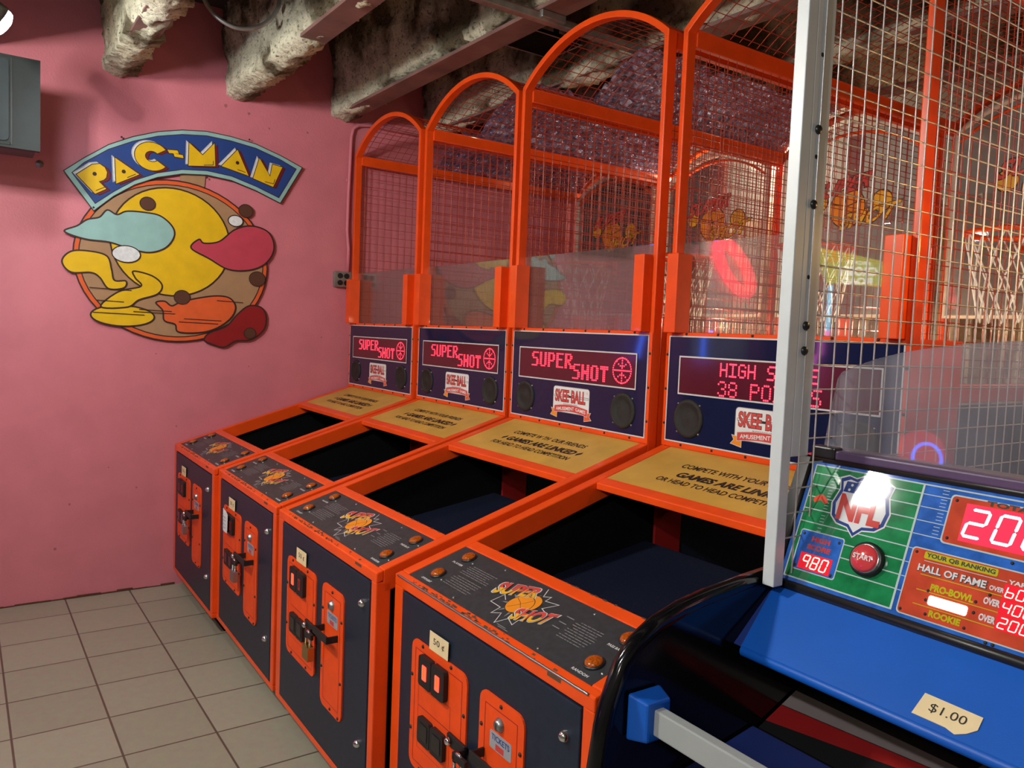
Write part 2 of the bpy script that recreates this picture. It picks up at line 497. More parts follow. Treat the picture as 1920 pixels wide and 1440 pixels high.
def beam(yc, seed):
    root = empty('ceiling_beam', (0, yc, 3.02)); root['kind'] = 'structure'
    nx = 620 if seed in (3, 4, 5) else 240; prof = []
    for k in range(13): prof.append((-0.120 + 0.055 * k / 12, 0.50 - 0.47 * k / 12))      # near side, going down
    for k in range(1, 8): prof.append((-0.065 + 0.13 * k / 8, 0.030 - 0.020 * math.sin(math.pi * k / 8)))
    for k in range(11): prof.append((0.065 + 0.055 * k / 10, 0.03 + 0.47 * k / 10))
    v = []; f = []; n = len(prof)
    for i in range(nx + 1):
        x = 0.001 + 7.99 * (i / nx) ** 1.5
        cover = noise.noise(Vector((x * 1.1, seed * 7.1, 0))) * 1.6 + (0.9 - 1.3 * x if x < 0.8 else -0.14) + ({3: 1.5, 4: 1.3 if x < 1.25 else 0.1, 5: 0.25 if x < 0.9 else 0.0, 6: 0.5, 7: 0.5, 8: 0.5}.get(seed, 0))
        for j, (py, pz) in enumerate(prof):
            sg = -1 if j < 13 else (1 if j > 19 else 0)
            a = noise.noise(Vector((x * 7, py * 16 + seed * 3, pz * 11)))
            b = noise.noise(Vector((x * 24, py * 50 + seed, pz * 34)))
            c = noise.noise(Vector((x * 60, py * 120 + seed, pz * 80)))
            lump = 0.020 * a + 0.018 * b + 0.011 * c
            low = max(0.0, 1 - pz / 0.16)
            cv = max(-1.0, min(1.0, cover + 0.7 * a))
            v.append(Vector((x, py + sg * (lump + 0.024 * max(0, cv) * low), pz - low * (0.040 * cv + 0.014 * b + 0.010 * c) + (1 - low) * 0.012 * b)))
    for i in range(nx):
        for j in range(n - 1):
            a = i * n + j; f.append((a, a + 1, a + n + 1, a + n))
    mb = MB(); mb.add(v, f, 'spray', True); mb.add(v[:n], [tuple(range(n))], 'spray')
    mb.build('sprayed_coating', root)
    mb = MB(); mb.box(0.0, 7.99, -0.066, 0.066, -0.002, 0.016, 'flange'); mb.build('flange', root, 0.002)
    return root


for i, yc in enumerate((-1.68, -1.0, -0.31, 0.36, 1.045, 1.73, 2.42, 3.10)):
    beam(yc, i + 1)


# ------------------------------------------------------------------ basketball games
ZT, RS = 0.876, 0.3137
CS = 1 / math.sqrt(1 + RS * RS); SN = RS * CS
SH = (-0.475, -1.15, 0)
FR = Frame((0, 0, 0), (1, 0, 0), (0, 0, 1))                       # front face: u = across, v = up
SL = Frame((0, 0, ZT), (1, 0, 0), (0, CS, SN))                    # sloping top: u = across, v = up the slope
MQ = Frame((0, 1.108, 0), (1, 0, 0), (0, 0, 1))                   # score cabinet face
zr = lambda y: ZT + RS * y
W = 0.95; YP = 1.14; YB = 3.08; ZS = 2.775; RISE = 0.18
RAD = (0.475 ** 2 + RISE ** 2) / (2 * RISE)
archz = lambda x, dz=0.0: ZS + RISE + dz - (RAD - math.sqrt(max(0.0, RAD * RAD - (x - 0.475) ** 2)))


def nmb(): return MB(SH)


def rail(m, x0, x1, y0, y1, t0, t1, mt):
    """box between y0 and y1 whose top follows the sloping top, t0/t1 below it"""
    m.hexa([(x0, y0, zr(y0) - t1), (x1, y0, zr(y0) - t1), (x1, y1, zr(y1) - t1), (x0, y1, zr(y1) - t1),
            (x0, y0, zr(y0) - t0), (x1, y0, zr(y0) - t0), (x1, y1, zr(y1) - t0), (x0, y1, zr(y1) - t0)], mt)


def screw(m, F, u, v, r=0.006, h=0.004, mt='ink'):
    m.lathe(F, u, v, [(r, 0), (r, h * 0.5), (r * 0.6, h)], mt, 8)


FONT7 = {'S': '01111 10000 10000 01110 00001 00001 11110', 'H': '10001 10001 10001 11111 10001 10001 10001',
         'I': '11111 00100 00100 00100 00100 00100 11111', 'G': '01110 10001 10000 10111 10001 10001 01110',
         'C': '01110 10001 10000 10000 10000 10001 01110', 'O': '01110 10001 10001 10001 10001 10001 01110',
         'R': '11110 10001 10001 11110 10100 10010 10001', 'E': '11111 10000 10000 11110 10000 10000 11111',
         'P': '11110 10001 10001 11110 10000 10000 10000', 'N': '10001 11001 11001 10101 10011 10011 10001',
         'T': '11111 00100 00100 00100 00100 00100 00100', '3': '01110 10001 00001 00110 00001 10001 01110',
         '8': '01110 10001 10001 01110 10001 10001 01110', ' ': '00000 ' * 7}
FONT8 = {'S': '011111 110000 110000 011110 000011 000011 000011 111110', 'U': '110011 110011 110011 110011 110011 110011 110011 011110',
         'P': '111110 110011 110011 110011 111110 110000 110000 110000', 'E': '111111 110000 110000 111110 110000 110000 110000 111111',
         'R': '111110 110011 110011 111110 111100 110110 110011 110011', 'H': '110011 110011 110011 111111 111111 110011 110011 110011',
         'O': '011110 110011 110011 110011 110011 110011 110011 011110', 'T': '111111 111111 001100 001100 001100 001100 001100 001100'}


def dots(m, font, s, u0, u1, v0, v1):
    gl = [font[c].split() for c in s]; w = len(gl[0][0]); h = len(gl[0])
    cols = len(s) * (w + 1) - 1; du = (u1 - u0) / (cols - 1); dv = (v1 - v0) / (h - 1)
    for k, g in enumerate(gl):
        for r in range(h):
            for c in range(w):
                if g[r][c] == '1': dot(m, u0 + (k * (w + 1) + c) * du, v1 - r * dv)


def dot(m, u, v, r=0.0035):
    m.add([MQ(u + r * math.cos(a), v + r * math.sin(a), 0.0046) for a in [math.pi * k / 3 for k in range(6)]], [tuple(range(6))], 'led')


def led_display(kind, parent):
    m = nmb()
    m.prism(MQ, [(0.077, 1.428), (0.872, 1.428), (0.872, 1.565), (0.077, 1.565)], 0.0, 0.0035, 'led_window')
    m.border(MQ, 0.074, 0.875, 1.425, 1.568, 0.0055, 0.0045, 'soft_white')
    if kind == 'shot':
        dots(m, FONT8, 'SUPER', 0.180, 0.470, 1.487, 1.545)
        dots(m, FONT8, 'SHOT', 0.482, 0.706, 1.446, 1.504)
        cu, cv, ru, rv = 0.792, 1.496, 0.053, 0.050
        for k in range(34):
            a = 2 * math.pi * k / 34; dot(m, cu + ru * math.cos(a), cv + rv * math.sin(a))
        for k in range(13): dot(m, cu - ru + 2 * ru * k / 12, cv)
        for k in range(11): dot(m, cu, cv - rv + 2 * rv * k / 10)
        for sg in (1, -1):
            for k in range(7):
                t = -1 + k / 3.0; dot(m, cu + t * 0.032, cv + sg * (0.016 + 0.020 * t * t))
    else:
        dots(m, FONT7, 'HIGH SCORE', 0.274, 0.662, 1.506, 1.548)
        dots(m, FONT7, '38 POINTS', 0.268, 0.676, 1.436, 1.484)
    return m.build('led_display', parent)


def make_game():
    root = empty('basketball_game', (0, 0, 0))
    P = lambda m, n, b=0.0, par=None, lab=None: m.build(n, par or root, b, lab)
    # ---- orange welded frame
    m = nmb()
    m.box(0, W, 0.0, 0.045, 0.10, 0.125, 'orange')
    m.box(0, 0.055, 0.0, 0.050, 0.125, 0.845, 'orange'); m.box(0.912, W, 0.0, 0.050, 0.125, 0.845, 'orange')
    rail(m, 0, W, 0.0, 0.024, 0.0, 0.034, 'orange')
    rail(m, 0, 0.045, 0.024, 1.11, 0.0, 0.075, 'orange'); rail(m, 0.908, W, 0.024, 1.11, 0.0, 0.075, 'orange')
    rail(m, 0.045, 0.908, 0.222, 0.262, 0.0, 0.055, 'orange')       # bar behind the button panel
    rail(m, 0.045, 0.908, 0.752, 0.797, 0.0, 0.026, 'orange')       # bar in front of the wooden deck
    m.box(0.0, 0.032, 1.066, 1.205, 0.10, 1.10, 'stripe_red'); m.box(0.918, W, 1.066, 1.205, 0.10, 1.10, 'stripe_red')  # frame posts in dark red: shade under the deck put into their colour
    # worn paint along the front edge
    for k in range(70):
        u = random.gauss(0.36, 0.16)
        if 0.06 < u < 0.9:
            w = 0.004 + random.random() * 0.014; v = 0.003 + abs(random.gauss(0, 0.006))
            m.rect(SL, u, u + w, v, v + 0.002 + random.random() * 0.004, 0.0006, 'chipped')
    for k in range(26):
        u = random.uniform(0.1, 0.9); w = 0.003 + random.random() * 0.012
        m.rect(SL, u, u + w, 0.268 + random.random() * 0.003, 0.272 + random.random() * 0.003, 0.0006, 'chipped')
    m.rect(FR, 0.785, 0.835, 0.862, 0.871, 0.0006, 'chipped')
    P(m, 'frame', 0.004)
    # ---- base, sides and interior
    m = nmb()
    m.box(0.06, 0.89, 0.08, 3.0, 0.0, 0.10, 'black_matte')
    P(m, 'plinth')
    for x0, x1 in ((0.012, 0.022), (0.928, 0.938)):
        m = nmb()
        m.hexa([(x0, 0.051, 0.10), (x1, 0.051, 0.10), (x1, 1.07, 0.10), (x0, 1.07, 0.10),
                (x0, 0.051, zr(0.05) - 0.06), (x1, 0.051, zr(0.05) - 0.06), (x1, 1.07, zr(1.07) - 0.06), (x0, 1.07, zr(1.07) - 0.06)], 'black_matte')
        m.box(x0, x1, 1.11, YB, 0.10, 1.46, 'navy')
        P(m, 'side_panel')
    m = nmb()   # carpeted ball ramp under the opening
    m.hexa([(0.03, 0.21, 0.66), (0.92, 0.21, 0.66), (0.92, 1.02, 0.79), (0.03, 1.02, 0.79),
            (0.03, 0.21, 0.735), (0.92, 0.21, 0.735), (0.92, 1.02, 0.869), (0.03, 1.02, 0.869)], 'carpet')
    P(m, 'ball_ramp', 0.006)
    # ---- front door
    m = nmb()
    m.box(0.058, 0.909, -0.002, 0.02, 0.128, 0.838, 'navy')
    door = P(m, 'front_door', 0.003)
    for u, v in ((0.862, 0.757), (0.855, 0.295)):
        m = nmb(); m.lathe(FR, u, v, [(0.014, 0.002), (0.014, 0.006), (0.011, 0.013), (0.006, 0.018), (0.002, 0.019)], 'chrome', 14)
        P(m, 'bolt', par=door)
    # coin door
    m = nmb()
    m.prism(FR, rrect(0.142, 0.456, 0.350, 0.730, 0.030), 0.002, 0.007, 'orange_plate')
    for (a, b, c, d) in ((0.165, 0.433, 0.372, 0.706), (0.19, 0.375, 0.545, 0.612), (0.19, 0.375, 0.42, 0.545)):
        m.border(FR, a, b, c, d, 0.0022 if a < 0.18 else 0.0012, 0.0075, 'stripe_red')
    coin = P(m, 'coin_door', 0.002)
    for u, v in ((0.21, 0.722), (0.372, 0.722), (0.15, 0.62), (0.15, 0.46), (0.445, 0.62), (0.445, 0.46), (0.21, 0.360), (0.372, 0.360)):
        m = nmb(); screw(m, Frame((0, -0.007, 0), (1, 0, 0), (0, 0, 1)), u, v, 0.0055, 0.004, 'ink'); P(m, 'screw', par=coin)
    for u in (0.212, 0.287):
        m = nmb()
        m.prism(FR, rrect(u, u + 0.072, 0.450, 0.525, 0.010), 0.007, 0.020, 'black')
        m.prism(FR, rrect(u + 0.014, u + 0.060, 0.466, 0.512, 0.004), 0.020, 0.0215, 'black_gloss')
        P(m, 'coin_return', 0.003, par=coin)
    # hasp with its bolt
    m = nmb()
    m.box(0.378, 0.470, -0.018, -0.008, 0.517, 0.549, 'black')
    m.box(0.455, 0.520, -0.046, -0.034, 0.520, 0.540, 'black')
    m.box(0.458, 0.470, -0.046, -0.008, 0.514, 0.542, 'black')
    m.lathe(FR, 0.395, 0.533, [(0.011, 0.022), (0.011, 0.027), (0.006, 0.032)], 'chrome', 12)
    P(m, 'hasp', 0.002, par=coin)
    # ticket door
    m = nmb()
    m.prism(FR, rrect(0.520, 0.716, 0.295, 0.732, 0.030), 0.002, 0.007, 'orange_plate')
    m.border(FR, 0.546, 0.690, 0.322, 0.704, 0.0022, 0.0075, 'stripe_red')
    tick = P(m, 'ticket_door', 0.002)
    for u, v in ((0.618, 0.718), (0.532, 0.640), (0.704, 0.640), (0.532, 0.43), (0.704, 0.43), (0.618, 0.308), (0.69, 0.305)):
        m = nmb(); screw(m, Frame((0, -0.007, 0), (1, 0, 0), (0, 0, 1)), u, v, 0.0055, 0.004, 'ink'); P(m, 'screw', par=tick)
    m = nmb(); m.lathe(FR, 0.615, 0.672, [(0.018, 0.007), (0.018, 0.010), (0.013, 0.016), (0.012, 0.019)], 'steel', 16)
    m.rect(FR, 0.6135, 0.6165, 0.665, 0.679, 0.0195, 'ink'); P(m, 'lock', par=tick)
    m = nmb(); m.prism(FR, rrect(0.573, 0.668, 0.600, 0.645, 0.005), 0.007, 0.0078, 'sticker_grey')
    m.text(FR, 'TICKETS', (0.581, 0.660, 0.624, 0.639), 0.0082, 'sign_blue', 0.02)
    m.rect(FR, 0.600, 0.636, 0.603, 0.618, 0.0082, 'logo_red'); P(m, 'ticket_sticker', par=tick)
    m = nmb()
    m.box(0.545, 0.552, -0.046, -0.007, 0.562, 0.586, 'black'); m.box(0.668, 0.675, -0.046, -0.007, 0.562, 0.586, 'black')
    m.box(0.545, 0.675, -0.050, -0.043, 0.562, 0.588, 'black'); P(m, 'ticket_bracket', 0.002, par=tick)
    m = nmb(); m.prism(FR, [(0.248, 0.731), (0.354, 0.733), (0.356, 0.785), (0.250, 0.784)], 0.008, 0.009, 'cream')
    m.text(FR, '50 \u00a2', (0.272, 0.334, 0.748, 0.770), 0.0094, 'ink'); P(m, 'price_tag', par=door)
    # ---- button panel on the slope
    m = nmb()
    m.prism(SL, [(0.046, 0.024), (0.907, 0.024), (0.907, 0.232), (0.046, 0.232)], -0.012, -0.002, 'panel_grey')
    H = -0.0014

    def rows(u0, u1, v0, v1, n, ragged):
        for k in range(n):
            v = v1 - (v1 - v0) * k / (n - 1)
            e = u1 - random.random() * ragged * (u1 - u0)
            uu = u0 + 0.012 * (k % 3 == 0)
            while uu < e:
                w = 0.006 + random.random() * 0.018; m.rect(SL, uu, min(uu + w, e), v, v + 0.0022, H, 'text_grey'); uu += w + 0.003
    rows(0.180, 0.330, 0.128, 0.170, 6, 0.25); rows(0.185, 0.335, 0.066, 0.112, 6, 0.3)
    rows(0.690, 0.800, 0.098, 0.168, 9, 0.2)
    for v in (0.166, 0.140, 0.118): m.rect(SL, 0.648, 0.676, v, v + 0.003, H, 'text_grey')
    m.rect(SL, 0.520, 0.560, 0.036, 0.038, H, 'text_grey'); m.rect(SL, 0.530, 0.575, 0.031, 0.033, H, 'text_grey')
    burst = [(0.44, 0.119), (0.415, 0.134), (0.409, 0.09), (0.46, 0.088), (0.461, 0.057), (0.487, 0.073), (0.509, 0.035), (0.526, 0.069), (0.559, 0.057), (0.556, 0.078), (0.582, 0.145), (0.563, 0.151), (0.589, 0.188), (0.541, 0.179), (0.54, 0.201), (0.518, 0.19), (0.5, 0.222)]
    m.line(SL, burst, 0.0022, H, 'soft_white')
    for a in range(0, 360, 40):
        t = math.radians(a); m.poly(SL, [(0.497 + 0.040 * math.cos(t - .12), 0.130 + 0.040 * math.sin(t - .12)), (0.497 + 0.065 * math.cos(t), 0.130 + 0.065 * math.sin(t)), (0.497 + 0.040 * math.cos(t + .12), 0.130 + 0.040 * math.sin(t + .12))], H, 'text_grey')
    m.poly(SL, circ(0.510, 0.145, 0.040), H + 0.0002, 'ink'); m.poly(SL, circ(0.510, 0.145, 0.038), H + 0.0003, 'logo_orange')
    m.poly(SL, circ(0.495, 0.128, 0.042), H + 0.0004, 'ink'); m.poly(SL, circ(0.495, 0.128, 0.040), H + 0.0005, 'logo_orange')
    m.line(SL, [(0.462, 0.145), (0.49, 0.134), (0.528, 0.105)], 0.0014, H + 0.0006, 'ink')
    m.line(SL, [(0.473, 0.100), (0.49, 0.122), (0.515, 0.160)], 0.0014, H + 0.0006, 'ink')
    for word, bl, br, tr, tl in (('SUPER', (0.370, 0.116), (0.505, 0.170), (0.494, 0.218), (0.356, 0.174)), ('SHOT', (0.526, 0.066), (0.628, 0.105), (0.632, 0.160), (0.510, 0.118))):
        q = [Vector(p) for p in (bl, br, tr, tl)]
        c = sum(q, Vector((0, 0))) / 4
        big = [tuple(c + (p - c) * 1.06) for p in q]
        m.text(SL, word, big, H + 0.0008, 'soft_white', 0.06); m.text(SL, word, q, H + 0.0011, 'ink', 0.05)
        sm_ = [tuple(c + (p - c) * 0.985) for p in q]; sm_ = [Vector(p) for p in sm_]
        mid_l = sm_[0] + (sm_[3] - sm_[0]) * 0.5; mid_r = sm_[1] + (sm_[2] - sm_[1]) * 0.5
        v, f = text_shape(word, 0.035)
        pos = []
        for a, b in v:
            p = sm_[0] * (1 - a) * (1 - b) + sm_[1] * a * (1 - b) + sm_[2] * a * b + sm_[3] * (1 - a) * b
            pos.append((SL(p.x, p.y, H + 0.0014), b))
        lo = [fc for fc in f if sum(pos[i][1] for i in fc) / len(fc) < 0.5]; hi = [fc for fc in f if fc not in lo]
        m.add([p for p, _ in pos], lo, 'logo_yellow'); m.add([p for p, _ in pos], hi, 'logo_red')
    for u, v in ((0.30, 0.215), (0.70, 0.215), (0.30, 0.036), (0.70, 0.036)): m.lathe(SL, u, v, [(0.004, -0.002), (0.004, 0), (0.002, 0.001)], 'steel', 8)
    panel = P(m, 'button_panel')
    for u, v, t in ((0.129, 0.082, 'OPPONENT'), (0.129, 0.193, 'PLAYER'), (0.852, 0.190, 'PASS BACK'), (0.854, 0.080, 'RANDOM')):
        m = nmb()
        m.lathe(SL, u, v, [(0.0255, -0.002), (0.0255, 0.002), (0.0225, 0.004), (0.021, 0.004)], 'rubber', 22)
        m.lathe(SL, u, v, [(0.0212, 0.003), (0.0212, 0.006), (0.0175, 0.0095), (0.010, 0.0118), (0.003, 0.0125)], 'amber', 22)
        m.text(SL, t, (u - 0.030, u + 0.026, v - 0.044, v - 0.036), H, 'soft_white', 0.02)
        m.lathe(SL, u + 0.042, v - 0.012, [(0.004, -0.002), (0.003, 0.0)], 'steel', 8)
        P(m, 'button', par=panel)
    # ---- score cabinet
    m = nmb()
    m.box(0.004, 0.946, 1.112, 1.40, 1.10, 1.655, 'orange')
    m.border(MQ, 0.0, 0.950, 1.225, 1.650, 0.024, 0.001, 'orange')
    cab = P(m, 'score_cabinet', 0.004)
    m = nmb()
    m.prism(MQ, [(0.016, 1.244), (0.934, 1.244), (0.934, 1.642), (0.016, 1.642)], -0.003, 0.002, 'navy_gloss', 'soft_white')
    m.border(MQ, 0.016, 0.934, 1.244, 1.642, 0.005, 0.0026, 'soft_white')
    for k in range(6):
        for v in (1.236, 1.649): m.lathe(MQ, 0.10 + 0.15 * k, v, [(0.005, 0), (0.005, 0.003), (0.003, 0.0045)], 'ink', 8)
    for k in range(3):
        for u in (0.009, 0.941): m.lathe(MQ, u, 1.31 + 0.13 * k, [(0.005, 0), (0.005, 0.003), (0.003, 0.0045)], 'ink', 8)
    face = P(m, 'score_panel', par=cab)
    for u in (0.132, 0.806):
        m = nmb()
        m.lathe(MQ, u, 1.338, [(0.072, 0.002), (0.072, 0.006), (0.066, 0.010), (0.058, 0.010), (0.052, 0.006), (0.030, 0.004), (0.010, 0.007), (0.002, 0.008)], 'speaker', 28)
        for a in (45, 135, 225, 315): m.lathe(MQ, u + 0.074 * math.cos(math.radians(a)), 1.338 + 0.074 * math.sin(math.radians(a)), [(0.004, 0.002), (0.003, 0.006)], 'steel', 8)
        P(m, 'speaker', par=cab)
    m = nmb()    # maker's badge
    m.prism(MQ, rrect(0.350, 0.598, 1.292, 1.404, 0.014), 0.002, 0.003, 'white')
    m.line(MQ, rrect(0.350, 0.598, 1.292, 1.404, 0.014), 0.0022, 0.0033, 'text_grey', True)
    m.line(MQ, [(0.358, 1.366), (0.592, 1.366), (0.592, 1.359), (0.358, 1.359)], 0.0016, 0.0034, 'ink', True)
    for word, a, b in (('SKEE', 0.364, 0.460), ('BALL', 0.478, 0.572)):
        m.text(MQ, word, (a - 0.002, b + 0.002, 1.336, 1.392), 0.0036, 'ink', 0.05); m.text(MQ, word, (a, b, 1.338, 1.390), 0.0040, 'logo_red', 0.025)
    m.rect(MQ, 0.462, 0.476, 1.360, 1.366, 0.0038, 'ink')
    m.line(MQ, circ(0.583, 1.386, 0.004, n=10), 0.001, 0.0036, 'logo_red', True)
    m.text(MQ, 'INCORPORATED', (0.425, 0.520, 1.323, 1.331), 0.0036, 'ink', 0.01)
    rib = lambda t: 1.306 + 0.010 * math.sin(math.pi * t)
    top = [(0.362 + 0.226 * k / 10, rib(k / 10) + 0.011) for k in range(11)]; bot = [(0.362 + 0.226 * k / 10, rib(k / 10) - 0.017) for k in range(11)]
    for sg, c in ((-1, 0.362), (1, 0.588)):
        tail = [(c + sg * 0.022, 1.305), (c - sg * 0.018, 1.300), (c - sg * 0.018, 1.268), (c + sg * 0.026, 1.276), (c + sg * 0.013, 1.290)]
        m.line(MQ, tail, 0.004, 0.0038, 'soft_white', True); m.poly(MQ, tail, 0.0040, 'logo_orange' if sg < 0 else 'sign_orange')
    m.line(MQ, top + bot[::-1], 0.004, 0.0042, 'soft_white', True); m.poly(MQ, top + bot[::-1], 0.0044, 'logo_red')
    for k, (wd, a, b) in enumerate((('AMUSEMENT', 0.374, 0.500), ('GAMES', 0.510, 0.578))):
        za, zb = rib((a - .362) / .226) - 0.010, rib((b - .362) / .226) - 0.010
        m.text(MQ, wd, ((a, za), (b, zb), (b, zb + 0.015), (a, za + 0.015)), 0.0048, 'white', 0.02)
    P(m, 'maker_badge', par=cab)
    # ---- cage of posts, rails and arches
    m = nmb()
    for x in (0.0, 0.912):
        xa = 0.0 if x < 0.5 else 0.926
        m.box(xa, xa + 0.024, YP - 0.03, YP + 0.016, 1.10, ZS, 'orange')
        m.box(x + 0.004, x + 0.034, YB - 0.03, YB + 0.01, 0.10, ZS, 'orange')
        for z0, z1 in ((ZS - 0.062, ZS), (1.468, 1.525)):
            m.box(x + 0.006, x + 0.032, YP + 0.012, YB - 0.03, z0, z1, 'orange')
        m.box(x + 0.002, x + 0.036, YP + 0.012, YB - 0.03, ZS - 0.006, ZS + 0.002, 'orange')
    P(m, 'cage_frame', 0.004)
    for yy, dep, nm in ((YP - 0.03, 0.042, 'front_arch'), (YB - 0.03, 0.04, 'rear_arch')):
        m = nmb(); n = 28; v = []
        for i in range(n + 1):
            x = W * i / n; a = Vector((x - 0.475, archz(x) - (ZS + RISE - RAD))).normalized()
            for (rr, dy) in ((0.0, 0), (-0.026, 0), (-0.026, dep), (0.0, dep)):
                v.append((x + a.x * rr, yy + dy, archz(x) + a.y * rr))
        f = []
        for i in range(n):
            for j in range(4): f.append((i * 4 + j, i * 4 + (j + 1) % 4, i * 4 + 4 + (j + 1) % 4, i * 4 + 4 + j))
        f += [(3, 2, 1, 0), (n * 4, n * 4 + 1, n * 4 + 2, n * 4 + 3)]
        m.add(v, f, 'orange'); P(m, nm, 0.003)
    wr = 0.0018
    for x in (0.019, 0.931):
        m = nmb()
        y = YP + 0.045
        while y < YB - 0.04:
            m.tube([(x, y, 1.5), (x, y, ZS - 0.03)], wr, 'orange_wire', 5, caps=False); y += 0.0515
        z = 1.545
        while z < ZS - 0.05:
            m.tube([(x + 0.002, YP + 0.016, z), (x + 0.002, YB - 0.02, z)], wr, 'orange_wire', 5, caps=False); z += 0.0545
        P(m, 'side_mesh')
    m = nmb()
    y = YP + 0.04
    while y < YB - 0.03:
        m.tube([(W * (0.03 + 0.94 * i / 18), y, archz(W * (0.03 + 0.94 * i / 18), -0.014)) for i in range(19)], wr, 'orange_wire', 5, caps=False); y += 0.0515
    for i in range(1, 20):
        x = W * i / 20; m.tube([(x, YP, archz(x, -0.018)), (x, YB, archz(x, -0.018))], wr, 'orange_wire', 5, caps=False)
    P(m, 'roof_mesh')
    # ---- clear shield with its two holders
    m = nmb()
    for u, v in ((0.022, 0.068), (0.882, 0.928)): pass
    m.box(0.03, 0.92, YP + 0.004, YP + 0.009, 1.657, 1.99, 'acrylic'); P(m, 'clear_shield')
    for x0, x1 in ((0.022, 0.078), (0.872, 0.928)):
        m = nmb(); m.box(x0, x1, YP - 0.075, YP + 0.002, 1.652, 1.945, 'orange'); P(m, 'shield_holder', 0.003)
    # ---- backboard, hoop and net
    m = nmb()
    BB = Frame((0, YB - 0.07, 0), (1, 0, 0), (0, 0, 1))
    n = 20; outer = [(0.05, 1.80)] + [(0.05 + 0.85 * i / n, archz(0.05 + 0.85 * i / n, -0.10)) for i in range(n + 1)] + [(0.90, 1.80)]
    m.prism(BB, outer[::-1], -0.006, 0.0, 'backboard_clear')
    board = P(m, 'backboard')
    m = nmb(); m.tube([BB(a, b, -0.003) for a, b in outer], 0.016, 'board_edge', 6, closed=True); P(m, 'board_rim', par=board)
    m = nmb(); m.tube([BB(a * 0.955 + 0.0214, b - 0.045, 0.004) for a, b in outer[1:-1]], 0.008, 'orange', 5); P(m, 'orange_trim', par=board)
    m = nmb(); m.box(0.435, 0.525, YB - 0.05, YB - 0.01, 0.12, 2.80, 'orange'); P(m, 'board_post', 0.003)
    m = nmb()   # printed ball and lettering
    for k, (u, v, r) in enumerate(((0.475, 2.40, 0.105), (0.30, 2.45, 0.05), (0.68, 2.42, 0.055))):
        m.poly(BB, circ(u, v, r + 0.006), 0.0012, 'ink'); m.poly(BB, circ(u, v, r), 0.0016, 'logo_orange' if k == 0 else 'logo_yellow')
    m.line(BB, [(0.38, 2.43), (0.475, 2.41), (0.57, 2.44)], 0.006, 0.002, 'ink'); m.line(BB, [(0.46, 2.30), (0.475, 2.4), (0.45, 2.5)], 0.006, 0.002, 'ink')
    m.text(BB, 'SUPER', ((0.24, 2.45), (0.60, 2.50), (0.66, 2.60), (0.28, 2.55)), 0.0024, 'ink', 0.06)
    m.text(BB, 'SUPER', ((0.245, 2.455), (0.598, 2.505), (0.655, 2.595), (0.283, 2.545)), 0.0030, 'logo_red', 0.03)
    m.text(BB, 'SHOT', ((0.42, 2.27), (0.74, 2.32), (0.80, 2.42), (0.46, 2.37)), 0.0024, 'ink', 0.06)
    m.text(BB, 'SHOT', ((0.425, 2.275), (0.738, 2.325), (0.795, 2.415), (0.463, 2.365)), 0.0030, 'logo_yellow', 0.03)
    P(m, 'board_print', par=board)
    m = nmb(); HO = Frame((0.475, 2.75, 2.16), (1, 0, 0), (0, 1, 0))
    m.tube([HO(a, b) for a, b in circ(0, 0, 0.20, n=32)], 0.012, 'orange', 8, closed=True)
    m.box(0.40, 0.55, 2.94, YB - 0.065, 2.10, 2.20, 'orange')
    hoop = P(m, 'hoop')
    m = nmb()
    for k in range(14):
        for sg in (1, -1):
            m.tube([HO((0.20 - 0.075 * t) * math.cos(2 * math.pi * k / 14 + sg * t * 0.9), (0.20 - 0.075 * t) * math.sin(2 * math.pi * k / 14 + sg * t * 0.9), -0.40 * t) for t in [i / 7 for i in range(8)]], 0.0035, 'net', 5)
    P(m, 'net', par=hoop)
    return root


DECK_TEXT = {0: ('COMPETE WITH YOUR FRIENDS', 'GAMES ARE LINKED', 'FOR HEAD TO HEAD COMPETITION'),
             1: ('COMPETE WITH YOUR FRIENDS', 'GAMES ARE LINKED', 'FOR HEAD TO HEAD COMPETITION'),
             2: ('COMPETE W TH  OUR FRIENDS', 'GAMES ARE LINKED', 'FOR HEAD TO HEAD COMPETITION'),
             3: ('COMPETE WITH YOUR FRIENDS', 'GAMES ARE LINKED!', 'OR HEAD TO HEAD COMPETITION')}


def deck(k, parent):
    m = nmb(); c = 1 / CS
    m.prism(SL, [(0.046, 0.797 * c), (0.907, 0.797 * c), (0.907, 1.112 * c), (0.046, 1.112 * c)], -0.02, -0.003, 'wood')
    t = DECK_TEXT[k]; H = -0.0022
    m.text(SL, t[0], (0.225, 0.725, 0.978 * c, 1.008 * c), H, 'ink', 0.02)
    m.text(SL, t[1], (0.262, 0.735, 0.912 * c, 0.950 * c), H, 'ink', 0.045, 0.15)
    m.text(SL, t[2], (0.214, 0.755, 0.866 * c, 0.894 * c), H, 'ink', 0.02)
    for u in (0.235, 0.757) if k < 3 else (0.757,):
        m.poly(SL, [(u - 0.004, 0.912 * c), (u + 0.012, 0.934 * c), (u + 0.006, 0.950 * c), (u - 0.012, 0.930 * c)], H, 'ink')
    return m.build('wooden_deck', parent)


def coin_slots(k, coin_parent):
    for j, u in enumerate((0.212, 0.287)):
        m = nmb()
        m.prism(FR, rrect(u, u + 0.072, 0.618, 0.705, 0.010), 0.007, 0.022, 'black')
        lit = (k == 3) or (k == 2 and j == 0)
        m.prism(FR, rrect(u + 0.024, u + 0.048, 0.640, 0.682, 0.003), 0.022, 0.0235, 'lit_red' if lit else 'dim_red')
        m.rect(FR, u + 0.033, u + 0.039, 0.650, 0.676, 0.0240, 'logo_orange' if lit else 'black')
        m.build('coin_slot', coin_parent, 0.003)


def copy_tree(o, parent=None):
    c = o.copy(); COL.objects.link(c)
    if parent: c.parent = parent
    for ch in list(o.children): copy_tree(ch, c)
    return c


